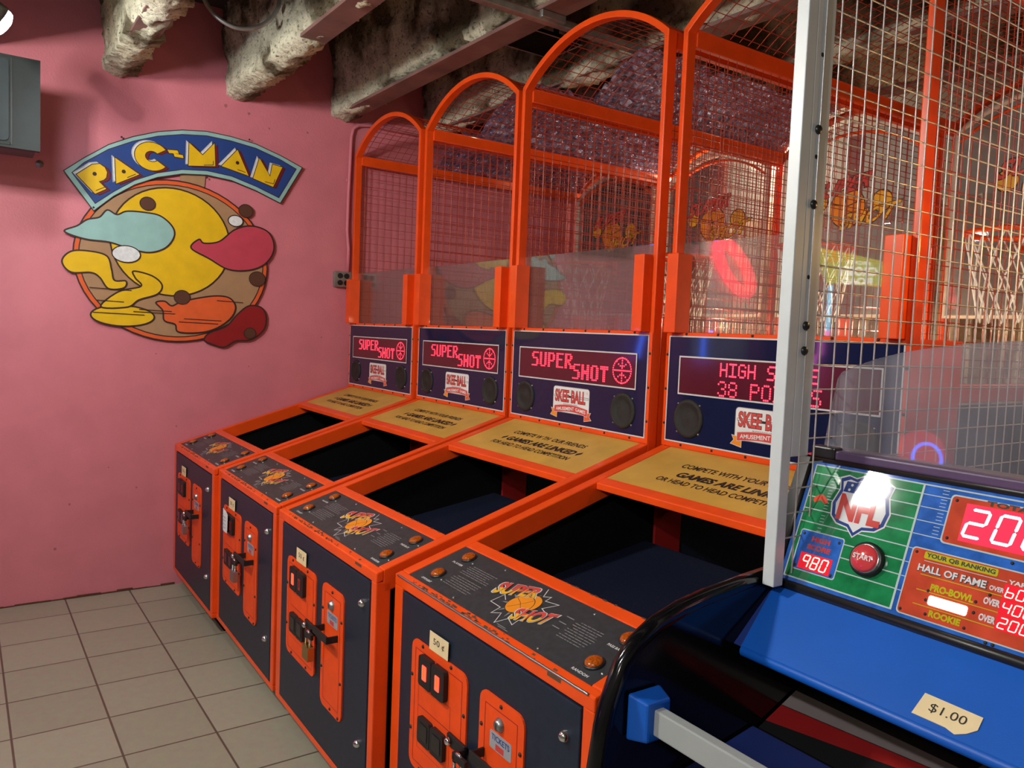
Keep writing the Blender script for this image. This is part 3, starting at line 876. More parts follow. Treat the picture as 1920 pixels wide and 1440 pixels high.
MACH = [(0.04, -0.0142, 0.0), (1.0025, -0.0218, 0.0047), (1.9817, -0.0188, -0.0134), (2.9566, -0.0197, 0.0191)]
GLAB = ['orange and navy basketball arcade game standing against the pink wall, farthest of the row',
        'orange and navy basketball arcade game with white paper stuck over its coin slots',
        'orange and navy basketball arcade game with a brass padlock on its coin door',
        'orange and navy basketball arcade game showing HIGH SCORE 38 POINTS, beside the football game']
proto = make_game()
games = [proto] + [copy_tree(proto) for _ in range(3)]
for k, g in enumerate(games):
    x0, a, dy = MACH[k]
    g.location = (x0 + 0.475, 1.15 + dy, 0); g.rotation_euler = (0, 0, a)
    tag(g, GLAB[k], 'arcade game', 'basketball games in a row')
    kids = {c.name.split('.')[0]: c for c in g.children}
    led_display('shot' if k < 3 else 'high', kids['score_cabinet'])
    deck(k, g)
    coin_slots(k, [c for c in kids['front_door'].children if False] and None or kids['coin_door'])
    if k == 3:
        m = nmb(); m.tube([SL(0.02 + 0.0128 * i, -0.0002 + 0.0003 * math.sin(i), 0.0) for i in range(72)], 0.0034, 'steel', 8)  # strip added so the front edge shows a bright highlight
        m.build('edge_glint', g, label='thin steel strip along the front edge, added to catch the highlight')
    if k == 1:
        m = nmb()
        m.add([FR(0.205, 0.612, 0.0245), FR(0.300, 0.618, 0.030), FR(0.322, 0.640, 0.034), FR(0.318, 0.712, 0.032), FR(0.262, 0.716, 0.0255), FR(0.203, 0.722, 0.0245), FR(0.26, 0.66, 0.027)],
              [(0, 1, 6), (1, 2, 6), (2, 3, 6), (3, 4, 6), (4, 5, 6), (5, 0, 6)], 'paper')
        for j in range(4):
            m.line(FR, [(0.222 + 0.006 * i, 0.690 - 0.017 * j + 0.005 * math.sin(i * 1.9 + j)) for i in range(11)], 0.0014, 0.0325, 'text_grey')
        o = m.build('paper_note', kids['coin_door'], label='white torn paper note stuck over the coin slots')
        s = o.modifiers.new('thickness', 'SOLIDIFY'); s.thickness = 0.0006


def mpos(k, x, y, z):
    x0, a, dy = MACH[k]; px, py = x - 0.475, y - 1.15
    return Vector((x0 + 0.475 + px * math.cos(a) - py * math.sin(a), 1.15 + dy + px * math.sin(a) + py * math.cos(a), z))


def padlock(k, body, label):
    root = empty('padlock', mpos(k, 0.480, -0.040, 0.527), MACH[k][1])
    tag(root, label, 'padlock', 'padlocks on the coin doors')
    m = MB(); F = Frame((0, 0, 0), (1, 0, 0), (0, 0, 1))
    m.prism(F, rrect(-0.030, 0.030, -0.088, -0.036, 0.006), -0.011, 0.011, body); m.build('body', root, 0.003)
    m = MB(); pts = [(-0.019, 0, -0.040), (-0.019, 0, -0.005)] + [(0.019 * math.cos(t), 0, -0.005 + 0.019 * math.sin(t)) for t in [math.pi - math.pi * i / 8 for i in range(1, 8)]] + [(0.019, 0, -0.005), (0.019, 0, -0.040)]
    m.tube(pts, 0.0052, 'chrome', 8); m.build('shackle', root)


padlock(0, 'steel', 'padlock on the coin door of the game against the pink wall')
padlock(1, 'steel', 'padlock below the white paper note on the second game')
padlock(2, 'brass', 'brass padlock with silver shackle hanging on a coin door')
padlock(3, 'steel', 'padlock at the bottom of the picture on the nearest basketball game')


# crinkled blue plastic over the rear of three cages
def sheet(k, y0, t1, label):
    nx, ny = 34, 110; v = []; f = []
    for j in range(ny + 1):
        for i in range(nx + 1):
            t = -0.01 + (t1 + 0.01) * i / nx
            x = W * t + 0.02 * noise.noise(Vector((j * 0.3, k * 5.0, i * 0.2))) * (1 if i == nx else 0)
            y = y0 + (3.06 - y0) * j / ny
            b = 0.022 * noise.noise(Vector((x * 22, y * 17, k * 3.0))) + 0.016 * noise.noise(Vector((x * 48, y * 42, k)))
            z = (archz(max(0, x)) + 0.030 + b) if x >= 0 else ZS + 0.01 + b
            v.append(mpos(k, x, y, z))
    for j in range(ny):
        for i in range(nx):
            a = j * (nx + 1) + i; f.append((a, a + 1, a + nx + 2, a + nx + 1))
    m = MB(); m.add(v, f, 'blue_sheet')
    o = m.build('plastic_sheet'); tag(o, label, 'plastic sheet', 'blue sheets over the cages')
    s = o.modifiers.new('thickness', 'SOLIDIFY'); s.thickness = 0.002; s.offset = 1


sheet(0, 1.75, 0.42, 'crinkled blue plastic sheet over the cage nearest the pink wall')
sheet(1, 1.48, 0.55, 'crinkled blue plastic sheet over the second cage from the pink wall')
sheet(2, 1.55, 0.36, 'crinkled blue plastic sheet over the cage of the brass padlock game')

# ------------------------------------------------------------------ football game
NX, NY, NA = 4.0, 0.40, -0.02
nfl = empty('football_game', (NX, NY, 0), NA)
tag(nfl, 'blue and black football arcade game with wire cage and red score digits', 'arcade game')
tv_ = Vector((0, 0.139 - 0.031, 1.363 - 1.091)).normalized()
CP = Frame((0, 0.031, 1.091), (1, 0, 0), tv_)
NW = 0.98


def NP(m, n, b=0.0, par=None, lab=None): return m.build(n, par or nfl, b, lab)


side = [(-0.47, 0.0), (-0.465, 0.45), (-0.46, 0.78), (-0.447, 0.87), (-0.435, 0.914), (-0.405, 0.985), (-0.37, 1.022), (-0.32, 1.050), (-0.25, 1.072), (-0.18, 1.084), (-0.08, 1.096), (0.03, 1.105), (0.14, 1.372), (0.20, 1.372), (0.22, 1.10), (2.3, 1.10), (2.3, 0.0)]
for x0 in (-0.035, NW):
    m = MB(); SP = Frame((x0, 0, 0), (0, 1, 0), (0, 0, 1))
    m.prism(SP, side, 0.0, 0.030, 'black_gloss'); sp = NP(m, 'side_panel', 0.004)
    m = MB(); m.tube([SP(a, b, 0.015) for a, b in side[:12]], 0.019, 'black_gloss', 10); NP(m, 'edge_moulding', par=sp)
# control panel
m = MB()
m.prism(CP, [(-0.004, -0.006), (NW, -0.006), (NW, 0.300), (-0.004, 0.300)], -0.03, -0.001, 'rubber')
m.tube([CP(0, 0.004, 0.0), CP(NW, 0.004, 0.0)], 0.011, 'rubber', 8); m.tube([CP(0, 0.298, 0.0), CP(NW, 0.298, 0.0)], 0.009, 'rubber', 8)
m.tube([CP(-0.003, 0.0, 0), CP(-0.003, 0.3, 0)], 0.005, 'rubber', 8)
m.rect(CP, 0.003, NW, 0.012, 0.292, 0.0, 'art_blue')
m.border(CP, 0.012, 0.262, 0.022, 0.284, 0.003, 0.0005, 'art_line'); m.rect(CP, 0.0145, 0.2595, 0.0245, 0.2815, 0.0004, 'art_green')
for k, v in enumerate((0.063, 0.092, 0.121, 0.150, 0.180, 0.208, 0.236, 0.262)):
    m.rect(CP, 0.13 if v < 0.14 else 0.0145, 0.2595, v, v + 0.0022, 0.0008, 'art_line'); m.rect(CP, 0.264, 0.322 if v > 0.17 else 0.275, v, v + 0.0016, 0.0008, 'art_line')
    for q in range(1, 4): m.rect(CP, 0.060, 0.070, v + q * 0.007, v + q * 0.007 + 0.0012, 0.0008, 'art_line')
    for q in range(1, 4): m.rect(CP, 0.300, 0.312, v + q * 0.007, v + q * 0.007 + 0.0012, 0.0008, 'art_line') if v > 0.17 else None
m.rect(CP, 0.2595, 0.2635, 0.022, 0.284, 0.0009, 'art_line'); m.rect(CP, 0.2635, NW - 0.01, 0.281, 0.284, 0.0009, 'art_line')
# team mark
m.poly(CP, smooth_closed([(0.030, 0.205), (0.048, 0.218), (0.066, 0.205), (0.060, 0.198), (0.048, 0.204), (0.036, 0.197)], 4), 0.0010, 'art_red')
# league shield
shield = [(0.082, 0.262), (0.100, 0.270), (0.118, 0.266), (0.142, 0.278), (0.166, 0.266), (0.184, 0.270), (0.203, 0.262), (0.198, 0.238), (0.208, 0.205), (0.203, 0.178), (0.186, 0.164), (0.160, 0.160), (0.143, 0.143), (0.126, 0.160), (0.100, 0.164), (0.084, 0.178), (0.078, 0.205), (0.088, 0.238)]
c = Vector((0.143, 0.212)); sc_ = lambda k: [tuple(c + (Vector(p) - c) * k) for p in shield]
m.poly(CP, sc_(1.05), 0.0011, 'art_white'); m.poly(CP, sc_(1.0), 0.0014, 'art_navy'); m.poly(CP, sc_(0.88), 0.0017, 'art_white')
m.poly(CP, [(0.095, 0.234), (0.192, 0.234), (0.189, 0.258), (0.166, 0.258), (0.143, 0.268), (0.120, 0.258), (0.098, 0.258)], 0.0020, 'art_navy')
for k in range(4):
    for r in range(2): m.poly(CP, circ(0.108 + 0.022 * k + 0.004 * r, 0.240 + 0.011 * r, 0.0034, n=5), 0.0023, 'art_white')
m.text(CP, 'NFL', (0.094, 0.194, 0.172, 0.230), 0.0023, 'art_mark_red', 0.05)
# high score box
m.poly(CP, rrect(0.024, 0.131, 0.042, 0.134, 0.006), 0.0012, 'art_line'); m.poly(CP, rrect(0.0265, 0.1285, 0.0445, 0.1315, 0.005), 0.0015, 'art_blue')
m.text(CP, 'HIGH', (0.056, 0.100, 0.110, 0.122), 0.0019, 'art_mark_red', 0.05); m.text(CP, 'SCORE', (0.050, 0.106, 0.092, 0.104), 0.0019, 'art_mark_red', 0.05)
for u, v in ((0.034, 0.124), (0.120, 0.122), (0.033, 0.051), (0.121, 0.050)): screw(m, CP, u, v, 0.0035, 0.003, 'ink')
# score boxes
m.poly(CP, rrect(0.318, 0.664, 0.174, 0.273, 0.008), 0.0010, 'art_line'); m.poly(CP, rrect(0.321, 0.661, 0.177, 0.270, 0.007), 0.0013, 'art_red')
m.text(CP, 'TOTAL YARDS', (0.384, 0.560, 0.2625, 0.2725), 0.0018, 'ink', 0.04)
m.poly(CP, rrect(0.272, 0.720, 0.021, 0.156, 0.008), 0.0010, 'art_line'); m.poly(CP, rrect(0.2745, 0.7175, 0.0235, 0.1535, 0.007), 0.0013, 'art_red')
m.poly(CP, rrect(0.298, 0.432, 0.137, 0.151, 0.003), 0.0016, 'art_yellow'); m.text(CP, 'YOUR QB RANKING', (0.302, 0.428, 0.139, 0.149), 0.0019, 'ink', 0.04)
m.text(CP, 'HALL OF FAME', (0.2915, 0.4205, 0.1095, 0.1255), 0.0017, 'ink', 0.06); m.text(CP, 'HALL OF FAME', (0.292, 0.418, 0.111, 0.125), 0.0020, 'art_white', 0.03)
m.text(CP, 'YARDS', (0.452, 0.500, 0.130, 0.138), 0.0019, 'art_white', 0.03)
m.text(CP, 'OVER', (0.424, 0.449, 0.111, 0.120), 0.0019, 'art_white', 0.03)
m.text(CP, 'PRO-BOWL', (0.325, 0.404, 0.079, 0.093), 0.0019, 'art_yellow', 0.05)
m.text(CP, 'OVER', (0.420, 0.448, 0.084, 0.097), 0.0019, 'art_white', 0.04)
m.text(CP, 'ROOKIE', (0.334, 0.392, 0.031, 0.044), 0.0019, 'art_yellow', 0.05); m.text(CP, 'OVER', (0.419, 0.447, 0.053, 0.066), 0.0019, 'art_white', 0.04)
for v in (0.105, 0.075, 0.047): m.rect(CP, 0.30, 0.45, v, v + 0.0014, 0.0016, 'art_yellow')
m.rect(CP, 0.30, 0.45, 0.132, 0.1332, 0.0016, 'art_line')
for u, v in ((0.330, 0.262), (0.330, 0.186), (0.282, 0.146), (0.280, 0.030), (0.428, 0.102), (0.408, 0.083), (0.409, 0.063), (0.322, 0.078), (0.322, 0.060), (0.40, 0.031), (0.328, 0.034), (0.44, 0.018), (0.452, 0.018), (0.45, 0.168)): screw(m, CP, u, v, 0.0032, 0.003, 'ink')
cp = NP(m, 'control_panel')
SEG = {'0': 'abcdef', '1': 'bc', '2': 'abged', '3': 'abgcd', '4': 'fgbc', '5': 'afgcd', '6': 'fgecd', '8': 'abcdefg', '9': 'abcfg'}


def digit(m, ch, u0, w, v0, h, mt, hh, th=0.17, sh=0.16):
    t = h * th * 0.62
    sk = lambda u, v: (u0 + u + (v) * sh, v0 + v)
    seg = {'a': (0, h, w, h), 'g': (0, h / 2, w, h / 2), 'd': (0, 0, w, 0), 'f': (0, h / 2, 0, h), 'e': (0, 0, 0, h / 2), 'b': (w, h / 2, w, h), 'c': (w, 0, w, h / 2)}
    for s in SEG[ch]:
        a, b, c_, d = seg[s]; A = Vector((a, b)); B = Vector((c_, d)); dd = (B - A).normalized(); A += dd * t * 0.55; B -= dd * t * 0.55
        q = Vector((-dd.y, dd.x)) * t / 2; e = dd * t * 0.45
        m.poly(CP, [sk(*p) for p in (A - e, A - q, B - q, B + e, B + q, A + q)], hh, mt)


def display(nm, win, digs, mt, back):
    m = MB(); m.prism(CP, [(win[0], win[2]), (win[1], win[2]), (win[1], win[3]), (win[0], win[3])], 0.0014, 0.0024, back)
    for ch, u, w, v, h in digs: digit(m, ch, u, w, v, h, mt, 0.0030)
    return NP(m, nm, par=cp)


display('score_digits', (0.040, 0.117, 0.047, 0.083), [('9', 0.048, 0.014, 0.052, 0.026), ('8', 0.070, 0.014, 0.052, 0.026), ('0', 0.092, 0.014, 0.052, 0.026)], 'digit', 'digit_back')
display('total_digits', (0.350, 0.632, 0.186, 0.260), [('2', 0.355, 0.032, 0.197, 0.053), ('0', 0.407, 0.032, 0.197, 0.053), ('0', 0.459, 0.032, 0.197, 0.053)], 'digit_white', 'digit_back_bright')
for t, u, v in (('600', 0.452, 0.106), ('400', 0.452, 0.078), ('200', 0.452, 0.050)):
    display('yard_digits', (u - 0.004, u + 0.062, v - 0.004, v + 0.023), [(t[i], u + 0.018 * i, 0.012, v, 0.0185) for i in range(3)], 'digit', 'digit_back')
m = MB(); m.prism(CP, rrect(0.327, 0.398, 0.0525, 0.0705, 0.004), 0.0014, 0.0024, 'lit_white'); NP(m, 'lit_rank_lamp', par=cp)
m = MB()
m.lathe(CP, 0.191, 0.104, [(0.036, 0.0), (0.036, 0.010), (0.033, 0.013), (0.030, 0.013)], 'rubber', 28); m.lathe(CP, 0.191, 0.104, [(0.031, 0.012), (0.031, 0.0150), (0.030, 0.0165), (0.0285, 0.0165)], 'chrome', 28)
m.lathe(CP, 0.191, 0.104, [(0.0285, 0.014), (0.0285, 0.018), (0.024, 0.021), (0.012, 0.0235), (0.003, 0.024)], 'start_red', 28)
m.text(CP, 'START', (0.170, 0.212, 0.099, 0.110), 0.0243, 'soft_white', 0.03); NP(m, 'start_button', par=cp)
# ledge and clear guard over the panel
m = MB(); m.box(0.0, NW, 0.132, 0.215, 1.372, 1.392, 'ledge_purple'); m.box(0.0, 0.06, 0.128, 0.16, 1.372, 1.398, 'rubber'); NP(m, 'top_ledge', 0.004)
gp = [(0.012, 1.39), (0.024, 1.482), (0.036, 1.552), (0.045, 1.567), (0.075, 1.581), (0.126, 1.601), (0.186, 1.618), (0.243, 1.629), (0.329, 1.642), (0.407, 1.648), (0.49, 1.651)]
gp = gp + [(0.98 - a, b) for a, b in reversed(gp[:-1])]
m = MB(); GF = Frame((0, 0.162, 0), (1, 0, 0), (0, 0, 1)); m.prism(GF, gp, 0.0, 0.005, 'acrylic_hazy'); NP(m, 'clear_guard')
# blue chin with the price tag
cd = Vector((0, 0.031 + 0.10, 1.091 - 0.979)).normalized()
CH = Frame((0, -0.10, 0.979), (1, 0, 0), cd)
m = MB()
m.prism(CH, [(0.02, -0.004), (NW - 0.02, -0.004), (NW, 0.168), (0.0, 0.168)], -0.022, 0.0, 'nfl_blue'); m.tube([CH(0.02, -0.004, -0.011), CH(NW - 0.02, -0.004, -0.011)], 0.012, 'nfl_blue', 10)
m.poly(CH, [(-0.004, 0.164), (0.02, 0.0), (-0.012, 0.030)], -0.02, 'nfl_dark_blue'); m.poly(CH, [(0.0, 0.166), (0.02, 0.0), (-0.004, 0.0), (-0.006, 0.166)], -0.006, 'nfl_dark_blue')
chin = NP(m, 'chin_panel', 0.003)
m = MB()
m.prism(CH, [(0.386, 0.012), (0.445, 0.011), (0.462, 0.006), (0.478, 0.016), (0.490, 0.029), (0.489, 0.054), (0.390, 0.057)], 0.0005, 0.002, 'cream')
m.text(CH, '$1.00', (0.408, 0.470, 0.025, 0.044), 0.0025, 'ink', 0.0); NP(m, 'price_tag', par=chin)
# ball tray below the chin with painted stripes behind it
m = MB()
m.hexa([(0.0, -0.36, 0.70), (NW, -0.36, 0.70), (NW, -0.02, 0.76), (0.0, -0.02, 0.76), (0.0, -0.36, 0.715), (NW, -0.36, 0.715), (NW, -0.02, 0.775), (0.0, -0.02, 0.775)], 'nfl_dark_blue')
m.box(0.0, NW, -0.42, -0.36, 0.05, 0.72, 'black')
NP(m, 'ball_tray', 0.004)
BK = Frame((0, 0.02, 0.772), (1, 0, 0), Vector((0, 0.20, 0.085)))
m = MB(); m.prism(BK, [(0, -0.02), (NW, -0.02), (NW, 0.26), (0, 0.26)], -0.02, 0.0, 'black')
m.poly(BK, [(0.0, 0.065), (0.0, 0.120), (0.40, 0.115), (0.40, 0.090)], 0.0008, 'stripe_grey'); m.poly(BK, [(0.0, 0.005), (0.0, 0.063), (0.40, 0.088), (0.40, 0.066)], 0.0008, 'stripe_red')
for u, mt in ((0.405, 'stripe_grey'), (0.425, 'nfl_dark_blue'), (0.445, 'stripe_grey'), (0.47, 'stripe_red'), (0.52, 'stripe_grey'), (0.56, 'stripe_red')):
    m.poly(BK, [(u - 0.05, -0.02), (u - 0.034, -0.02), (u + 0.016, 0.16), (u, 0.16)], 0.0010, mt)
NP(m, 'striped_back_panel')
m = MB(); m.prism(Frame((0.475, -0.30, 0.728), (1, 0, 0), (0, 1, 0.18)), rrect(0, 0.16, -0.05, 0.05, 0.02), 0.0, 0.04, 'nfl_blue'); NP(m, 'ball_gate', 0.008)
# hand rail across the front
m = MB(); m.hexa([(0.0, -0.405, 0.842), (0.046, -0.392, 0.850), (0.046, -0.332, 0.850), (0.0, -0.318, 0.842), (0.0, -0.405, 0.936), (0.046, -0.392, 0.928), (0.046, -0.332, 0.928), (0.0, -0.318, 0.936)], 'nfl_blue'); rl = NP(m, 'rail_bracket', 0.005)
m = MB(); m.hexa([(NW, -0.405, 0.842), (NW, -0.318, 0.842), (NW - 0.046, -0.332, 0.850), (NW - 0.046, -0.392, 0.850), (NW, -0.405, 0.936), (NW, -0.318, 0.936), (NW - 0.046, -0.332, 0.928), (NW - 0.046, -0.392, 0.928)], 'nfl_blue'); NP(m, 'rail_bracket', 0.005)
m = MB(); m.box(0.04, NW - 0.04, -0.375, -0.350, 0.863, 0.914, 'rail_paint'); NP(m, 'hand_rail', 0.003)
# cage posts and wire mesh
for x0, x1, sgn in ((0.0, 0.030, 1), (NW - 0.03, NW, -1)):
    m = MB()
    m.box(x0, x1, -0.018, 0.014, 1.095, 2.95, 'silver_paint')
    xi = x1 if sgn > 0 else x0
    m.box(min(xi, xi - sgn * 0.006), max(xi, xi - sgn * 0.006), 0.014, 0.075, 1.38, 2.95, 'silver_paint')
    F = Frame((xi, 0, 0), (0, 1, 0), (0, 0, 1)) if sgn > 0 else Frame((xi, 0, 0), (0, -1, 0), (0, 0, 1))
    for k, z in enumerate((1.612, 1.666, 1.771, 1.926, 2.027, 2.084, 2.24, 2.40, 2.55)):
        big = k % 2 == 1 or k == 0
        m.lathe(F, 0.036 * sgn, z, [(0.010, 0), (0.010, 0.004), (0.006, 0.007)] if big else [(0.005, 0), (0.004, 0.002)], 'rubber', 10)
    NP(m, 'cage_post', 0.003)
    m = MB(); xm = xi + sgn * 0.002
    y = 0.040
    while y < 2.3:
        m.tube([(xm, y, 1.12), (xm, y, 2.95)], 0.0019, 'wire_grey', 6, caps=False); y += 0.0522
    z = 1.20
    while z < 2.93:
        m.tube([(xm - sgn * 0.005, 0.012, z), (xm - sgn * 0.005, 2.3, z)], 0.0019, 'wire_grey', 6, caps=False); z += 0.0545
    NP(m, 'side_mesh')
m = MB(); m.box(0, NW, 2.28, 2.32, 1.10, 2.95, 'ledge_purple'); m.box(0.0, NW, 0.22, 2.28, 1.06, 1.09, 'ledge_purple'); NP(m, 'playfield', 0.004)

# ------------------------------------------------------------------ painted sign on the pink wall
WL = Frame((0.0, 0, 0), (0, 1, 0), (0, 0, 1))
sign = empty('wall_sign', (0.0, 0.0, 2.0))
tag(sign, 'painted cut-out sign with a curved blue banner on the pink wall', 'sign')
SS = (0, 0, -2.0)
m = MB(SS)
m.prism(WL, [(0.02, 2.42), (0.16, 2.44), (0.165, 2.53), (0.02, 2.52)], 0.004, 0.012, 'tan')
m.prism(WL, circ(0.005, 1.975, 0.545, 0.478, 56), 0.004, 0.016, 'sign_orange', 'sign_line')
m.line(WL, circ(0.005, 1.975, 0.545, 0.478, 56), 0.008, 0.0164, 'sign_line', True)
m.poly(WL, circ(0.005, 1.975, 0.517, 0.450, 56), 0.0168, 'tan'); m.line(WL, circ(0.005, 1.975, 0.517, 0.450, 56), 0.006, 0.0172, 'sign_line', True)
board = m.build('round_board', sign)


def blob(nm, pts, mt, h, lw=0.009, raw=False):
    m = MB(SS); p = pts if raw else smooth_closed(pts, 6)
    m.prism(WL, p, 0.004, h, mt, 'sign_line'); m.line(WL, p, lw, h + 0.0005, 'sign_line', True)
    return m.build(nm, sign)


blob('yellow_disc', circ(-0.02, 2.088, 0.335, 0.318, 48), 'sign_yellow', 0.0190, raw=True)
blob('yellow_bar', [(-0.594, 1.927), (-0.55, 1.985), (-0.46, 1.995), (-0.37, 1.975), (-0.345, 1.90), (-0.33, 1.84), (-0.27, 1.84), (-0.28, 1.80), (-0.36, 1.79), (-0.405, 1.85), (-0.45, 1.875), (-0.55, 1.87)], 'sign_yellow', 0.0200)
blob('yellow_oval', circ(-0.283, 1.638, 0.168, 0.060, 32), 'sign_yellow', 0.0205, raw=True)
blob('yellow_stripe', [(-0.23, 1.90), (-0.13, 1.88), (-0.075, 1.83), (-0.10, 1.775), (-0.20, 1.735), (-0.26, 1.69), (-0.40, 1.685), (-0.31, 1.775), (-0.19, 1.815), (-0.22, 1.86)], 'sign_yellow', 0.0215)
blob('aqua_shape', [(-0.583, 2.092), (-0.52, 2.13), (-0.47, 2.17), (-0.41, 2.19), (-0.37, 2.235), (-0.32, 2.215), (-0.27, 2.24), (-0.18, 2.245), (-0.09, 2.235), (-0.022, 2.18), (-0.012, 2.12), (-0.06, 2.05), (-0.15, 2.015), (-0.26, 2.03), (-0.36, 2.055), (-0.48, 2.06)], 'sign_aqua', 0.0225)
blob('pink_shape', [(0.085, 2.064), (0.13, 2.12), (0.16, 2.10), (0.25, 2.12), (0.34, 2.20), (0.44, 2.235), (0.54, 2.215), (0.585, 2.15), (0.58, 2.07), (0.52, 1.995), (0.42, 1.955), (0.30, 1.955), (0.19, 2.01)], 'sign_pink', 0.0225)
blob('orange_shape', [(-0.108, 1.724), (-0.06, 1.735), (-0.02, 1.71), (0.03, 1.735), (0.13, 1.765), (0.24, 1.785), (0.32, 1.775), (0.355, 1.72), (0.325, 1.65), (0.24, 1.585), (0.14, 1.555), (0.02, 1.555), (0.0, 1.60), (-0.06, 1.62), (-0.07, 1.68)], 'sign_orange', 0.0225)
blob('crimson_shape', [(0.17, 1.51), (0.20, 1.555), (0.30, 1.60), (0.37, 1.68), (0.44, 1.735), (0.52, 1.725), (0.55, 1.66), (0.53, 1.58), (0.45, 1.52), (0.36, 1.51), (0.29, 1.47), (0.22, 1.485)], 'sign_crimson', 0.0212)
for (a, b, r) in ((-0.159, 2.297, 0.038), (0.407, 2.324, 0.040), (0.038, 1.764, 0.042), (0.486, 1.907, 0.046), (0.447, 1.561, 0.034)):
    blob('brown_disc', circ(a, b, r * 1.1, r, 20), 'sign_brown', 0.0240, 0.005, True)
for (a, b, r1, r2) in ((-0.27, 1.995, 0.075, 0.048), (0.345, 2.255, 0.045, 0.034)):
    blob('cream_disc', circ(a, b, r1, r2, 22), 'paper', 0.0245, 0.006, True)
m = MB(SS)
for y0, y1, z in ((-0.46, -0.24, 1.787), (-0.42, -0.28, 1.718), (-0.44, -0.17, 1.648), (-0.23, 0.0, 1.662), (-0.20, -0.02, 1.676), (0.05, 0.27, 1.632), (0.02, 0.25, 1.612), (0.24, 0.40, 1.752)):
    m.line(WL, [(y0, z + 0.004), (y1, z)], 0.0045, 0.0252, 'sign_line')
m.build('speed_lines', sign)
# banner
top = [(-0.588, 2.423), (-0.489, 2.508), (-0.367, 2.601), (-0.24, 2.668), (-0.11, 2.719), (0.025, 2.753), (0.165, 2.77), (0.309, 2.764), (0.46, 2.745), (0.616, 2.7), (0.762, 2.645)]
bot = [(0.623, 2.399), (0.465, 2.458), (0.314, 2.499), (0.168, 2.51), (0.028, 2.496), (-0.107, 2.456), (-0.229, 2.396), (-0.339, 2.316), (-0.439, 2.221)]
m = MB(SS)
ol = top + bot
m.prism(WL, ol, 0.010, 0.026, 'sign_aqua', 'sign_line'); m.line(WL, ol, 0.005, 0.0264, 'sign_line', True)
ins = [(y, z - 0.026) for y, z in top[1:-1]]; ins = [(-0.548, 2.418)] + ins + [(0.722, 2.630)]
inb = [(0.612, 2.432)] + [(y, z + 0.026) for y, z in bot[1:-1]] + [(-0.432, 2.263)]
m.poly(WL, ins + inb, 0.0268, 'sign_blue'); m.line(WL, ins + inb, 0.004, 0.0271, 'sign_line', True)
for (y, z) in ((-0.30, 2.655), (0.42, 2.765), (-0.44, 2.24), (0.17, 2.495)): m.lathe(WL, y, z, [(0.006, 0.026), (0.004, 0.029)], 'ink', 8)
banner = m.build('banner', sign)
LET = {'P': [(-0.525, 2.411), (-0.448, 2.477), (-0.411, 2.486), (-0.385, 2.470), (-0.374, 2.445), (-0.378, 2.415), (-0.39, 2.401), (-0.415, 2.388), (-0.377, 2.352), (-0.433, 2.317)],
       'A': [(-0.333, 2.533), (-0.206, 2.458), (-0.326, 2.389)],
       'C': circ(-0.139, 2.571, 0.092, 0.080, 24, math.radians(38), math.radians(322)) + circ(-0.139, 2.571, 0.038, 0.032, 16, math.radians(318), math.radians(42)),
       'M': [(0.065, 2.685), (0.143, 2.624), (0.21, 2.706), (0.217, 2.57), (0.063, 2.55)],
       'A2': [(0.348, 2.69), (0.418, 2.542), (0.254, 2.577)],
       'N': [(0.484, 2.661), (0.553, 2.557), (0.567, 2.634), (0.63, 2.627), (0.573, 2.495), (0.447, 2.531)],
       'D1': [(-0.056, 2.624), (0.000, 2.628), (0.008, 2.610), (-0.046, 2.606)], 'D2': [(-0.022, 2.608), (0.030, 2.606), (0.034, 2.589), (-0.016, 2.590)]}
m = MB(SS)
for k, p in LET.items():
    for dy, dz, mt, h in ((0.020, -0.006, 'sign_maroon', 0.0274), (-0.016, 0.008, 'paper', 0.0278), (0.0, 0.0, 'sign_line', 0.0282)):
        if k[0] == 'D' and mt != 'sign_line': continue
        q = [(a + dy, b + dz) for a, b in p]; m.poly(WL, q, h, mt)
        m.line(WL, q, 0.009 if mt == 'sign_line' else 0.004, h, mt, True)
    m.poly(WL, p, 0.0288, 'sign_yellow')
for (y, z) in ((-0.436, 2.427), (-0.288, 2.462), (0.349, 2.611)): m.poly(WL, circ(y, z, 0.011, n=14), 0.0294, 'sign_line')
for q in ([(-0.43, 2.335), (-0.385, 2.36)], [(-0.27, 2.43), (-0.225, 2.457)], [(0.15, 2.566), (0.205, 2.575), (0.205, 2.60)], [(0.35, 2.57), (0.40, 2.56)], [(0.52, 2.52), (0.575, 2.515), (0.585, 2.545)]):
    m.line(WL, q, 0.004, 0.0294, 'sign_line')
m.build('lettering', sign)

# ------------------------------------------------------------------ things on the wall and ceiling
tvr = empty('television', (0.0, -1.05, 2.43))
tag(tvr, 'grey box television mounted high on the pink wall', 'television')
TS = (0, 1.05, -2.43)
m = MB(TS)
m.box(0.08, 0.30, -1.28, -0.83, 2.47, 2.78, 'tv_black'); m.box(0.30, 0.56, -1.36, -0.752, 2.42, 2.825, 'tv_black'); m.box(0.56, 0.60, -1.37, -0.741, 2.405, 2.832, 'tv_plastic')
TF = Frame((0.60, 0, 0), (0, 1, 0), (0, 0, 1))
m.border(TF, -1.37, -0.741, 2.405, 2.832, 0.010, 0.004, 'tv_plastic'); m.box(0.60, 0.606, -1.37, -0.862, 2.415, 2.43, 'tv_plastic')
m.build('casing', tvr, 0.008)
m = MB(TS); m.prism(TF, rrect(-1.33, -0.868, 2.435, 2.81, 0.02), 0.0, 0.006, 'tv_glass'); m.build('screen', tvr, 0.006)
m = MB(TS); m.box(0.601, 0.603, -0.860, -0.854, 2.42, 2.82, 'tv_black'); m.build('bezel_seam', tvr)
m = MB(TS); m.box(0.0, 0.08, -1.12, -0.98, 2.50, 2.76, 'black'); m.build('wall_bracket', tvr)

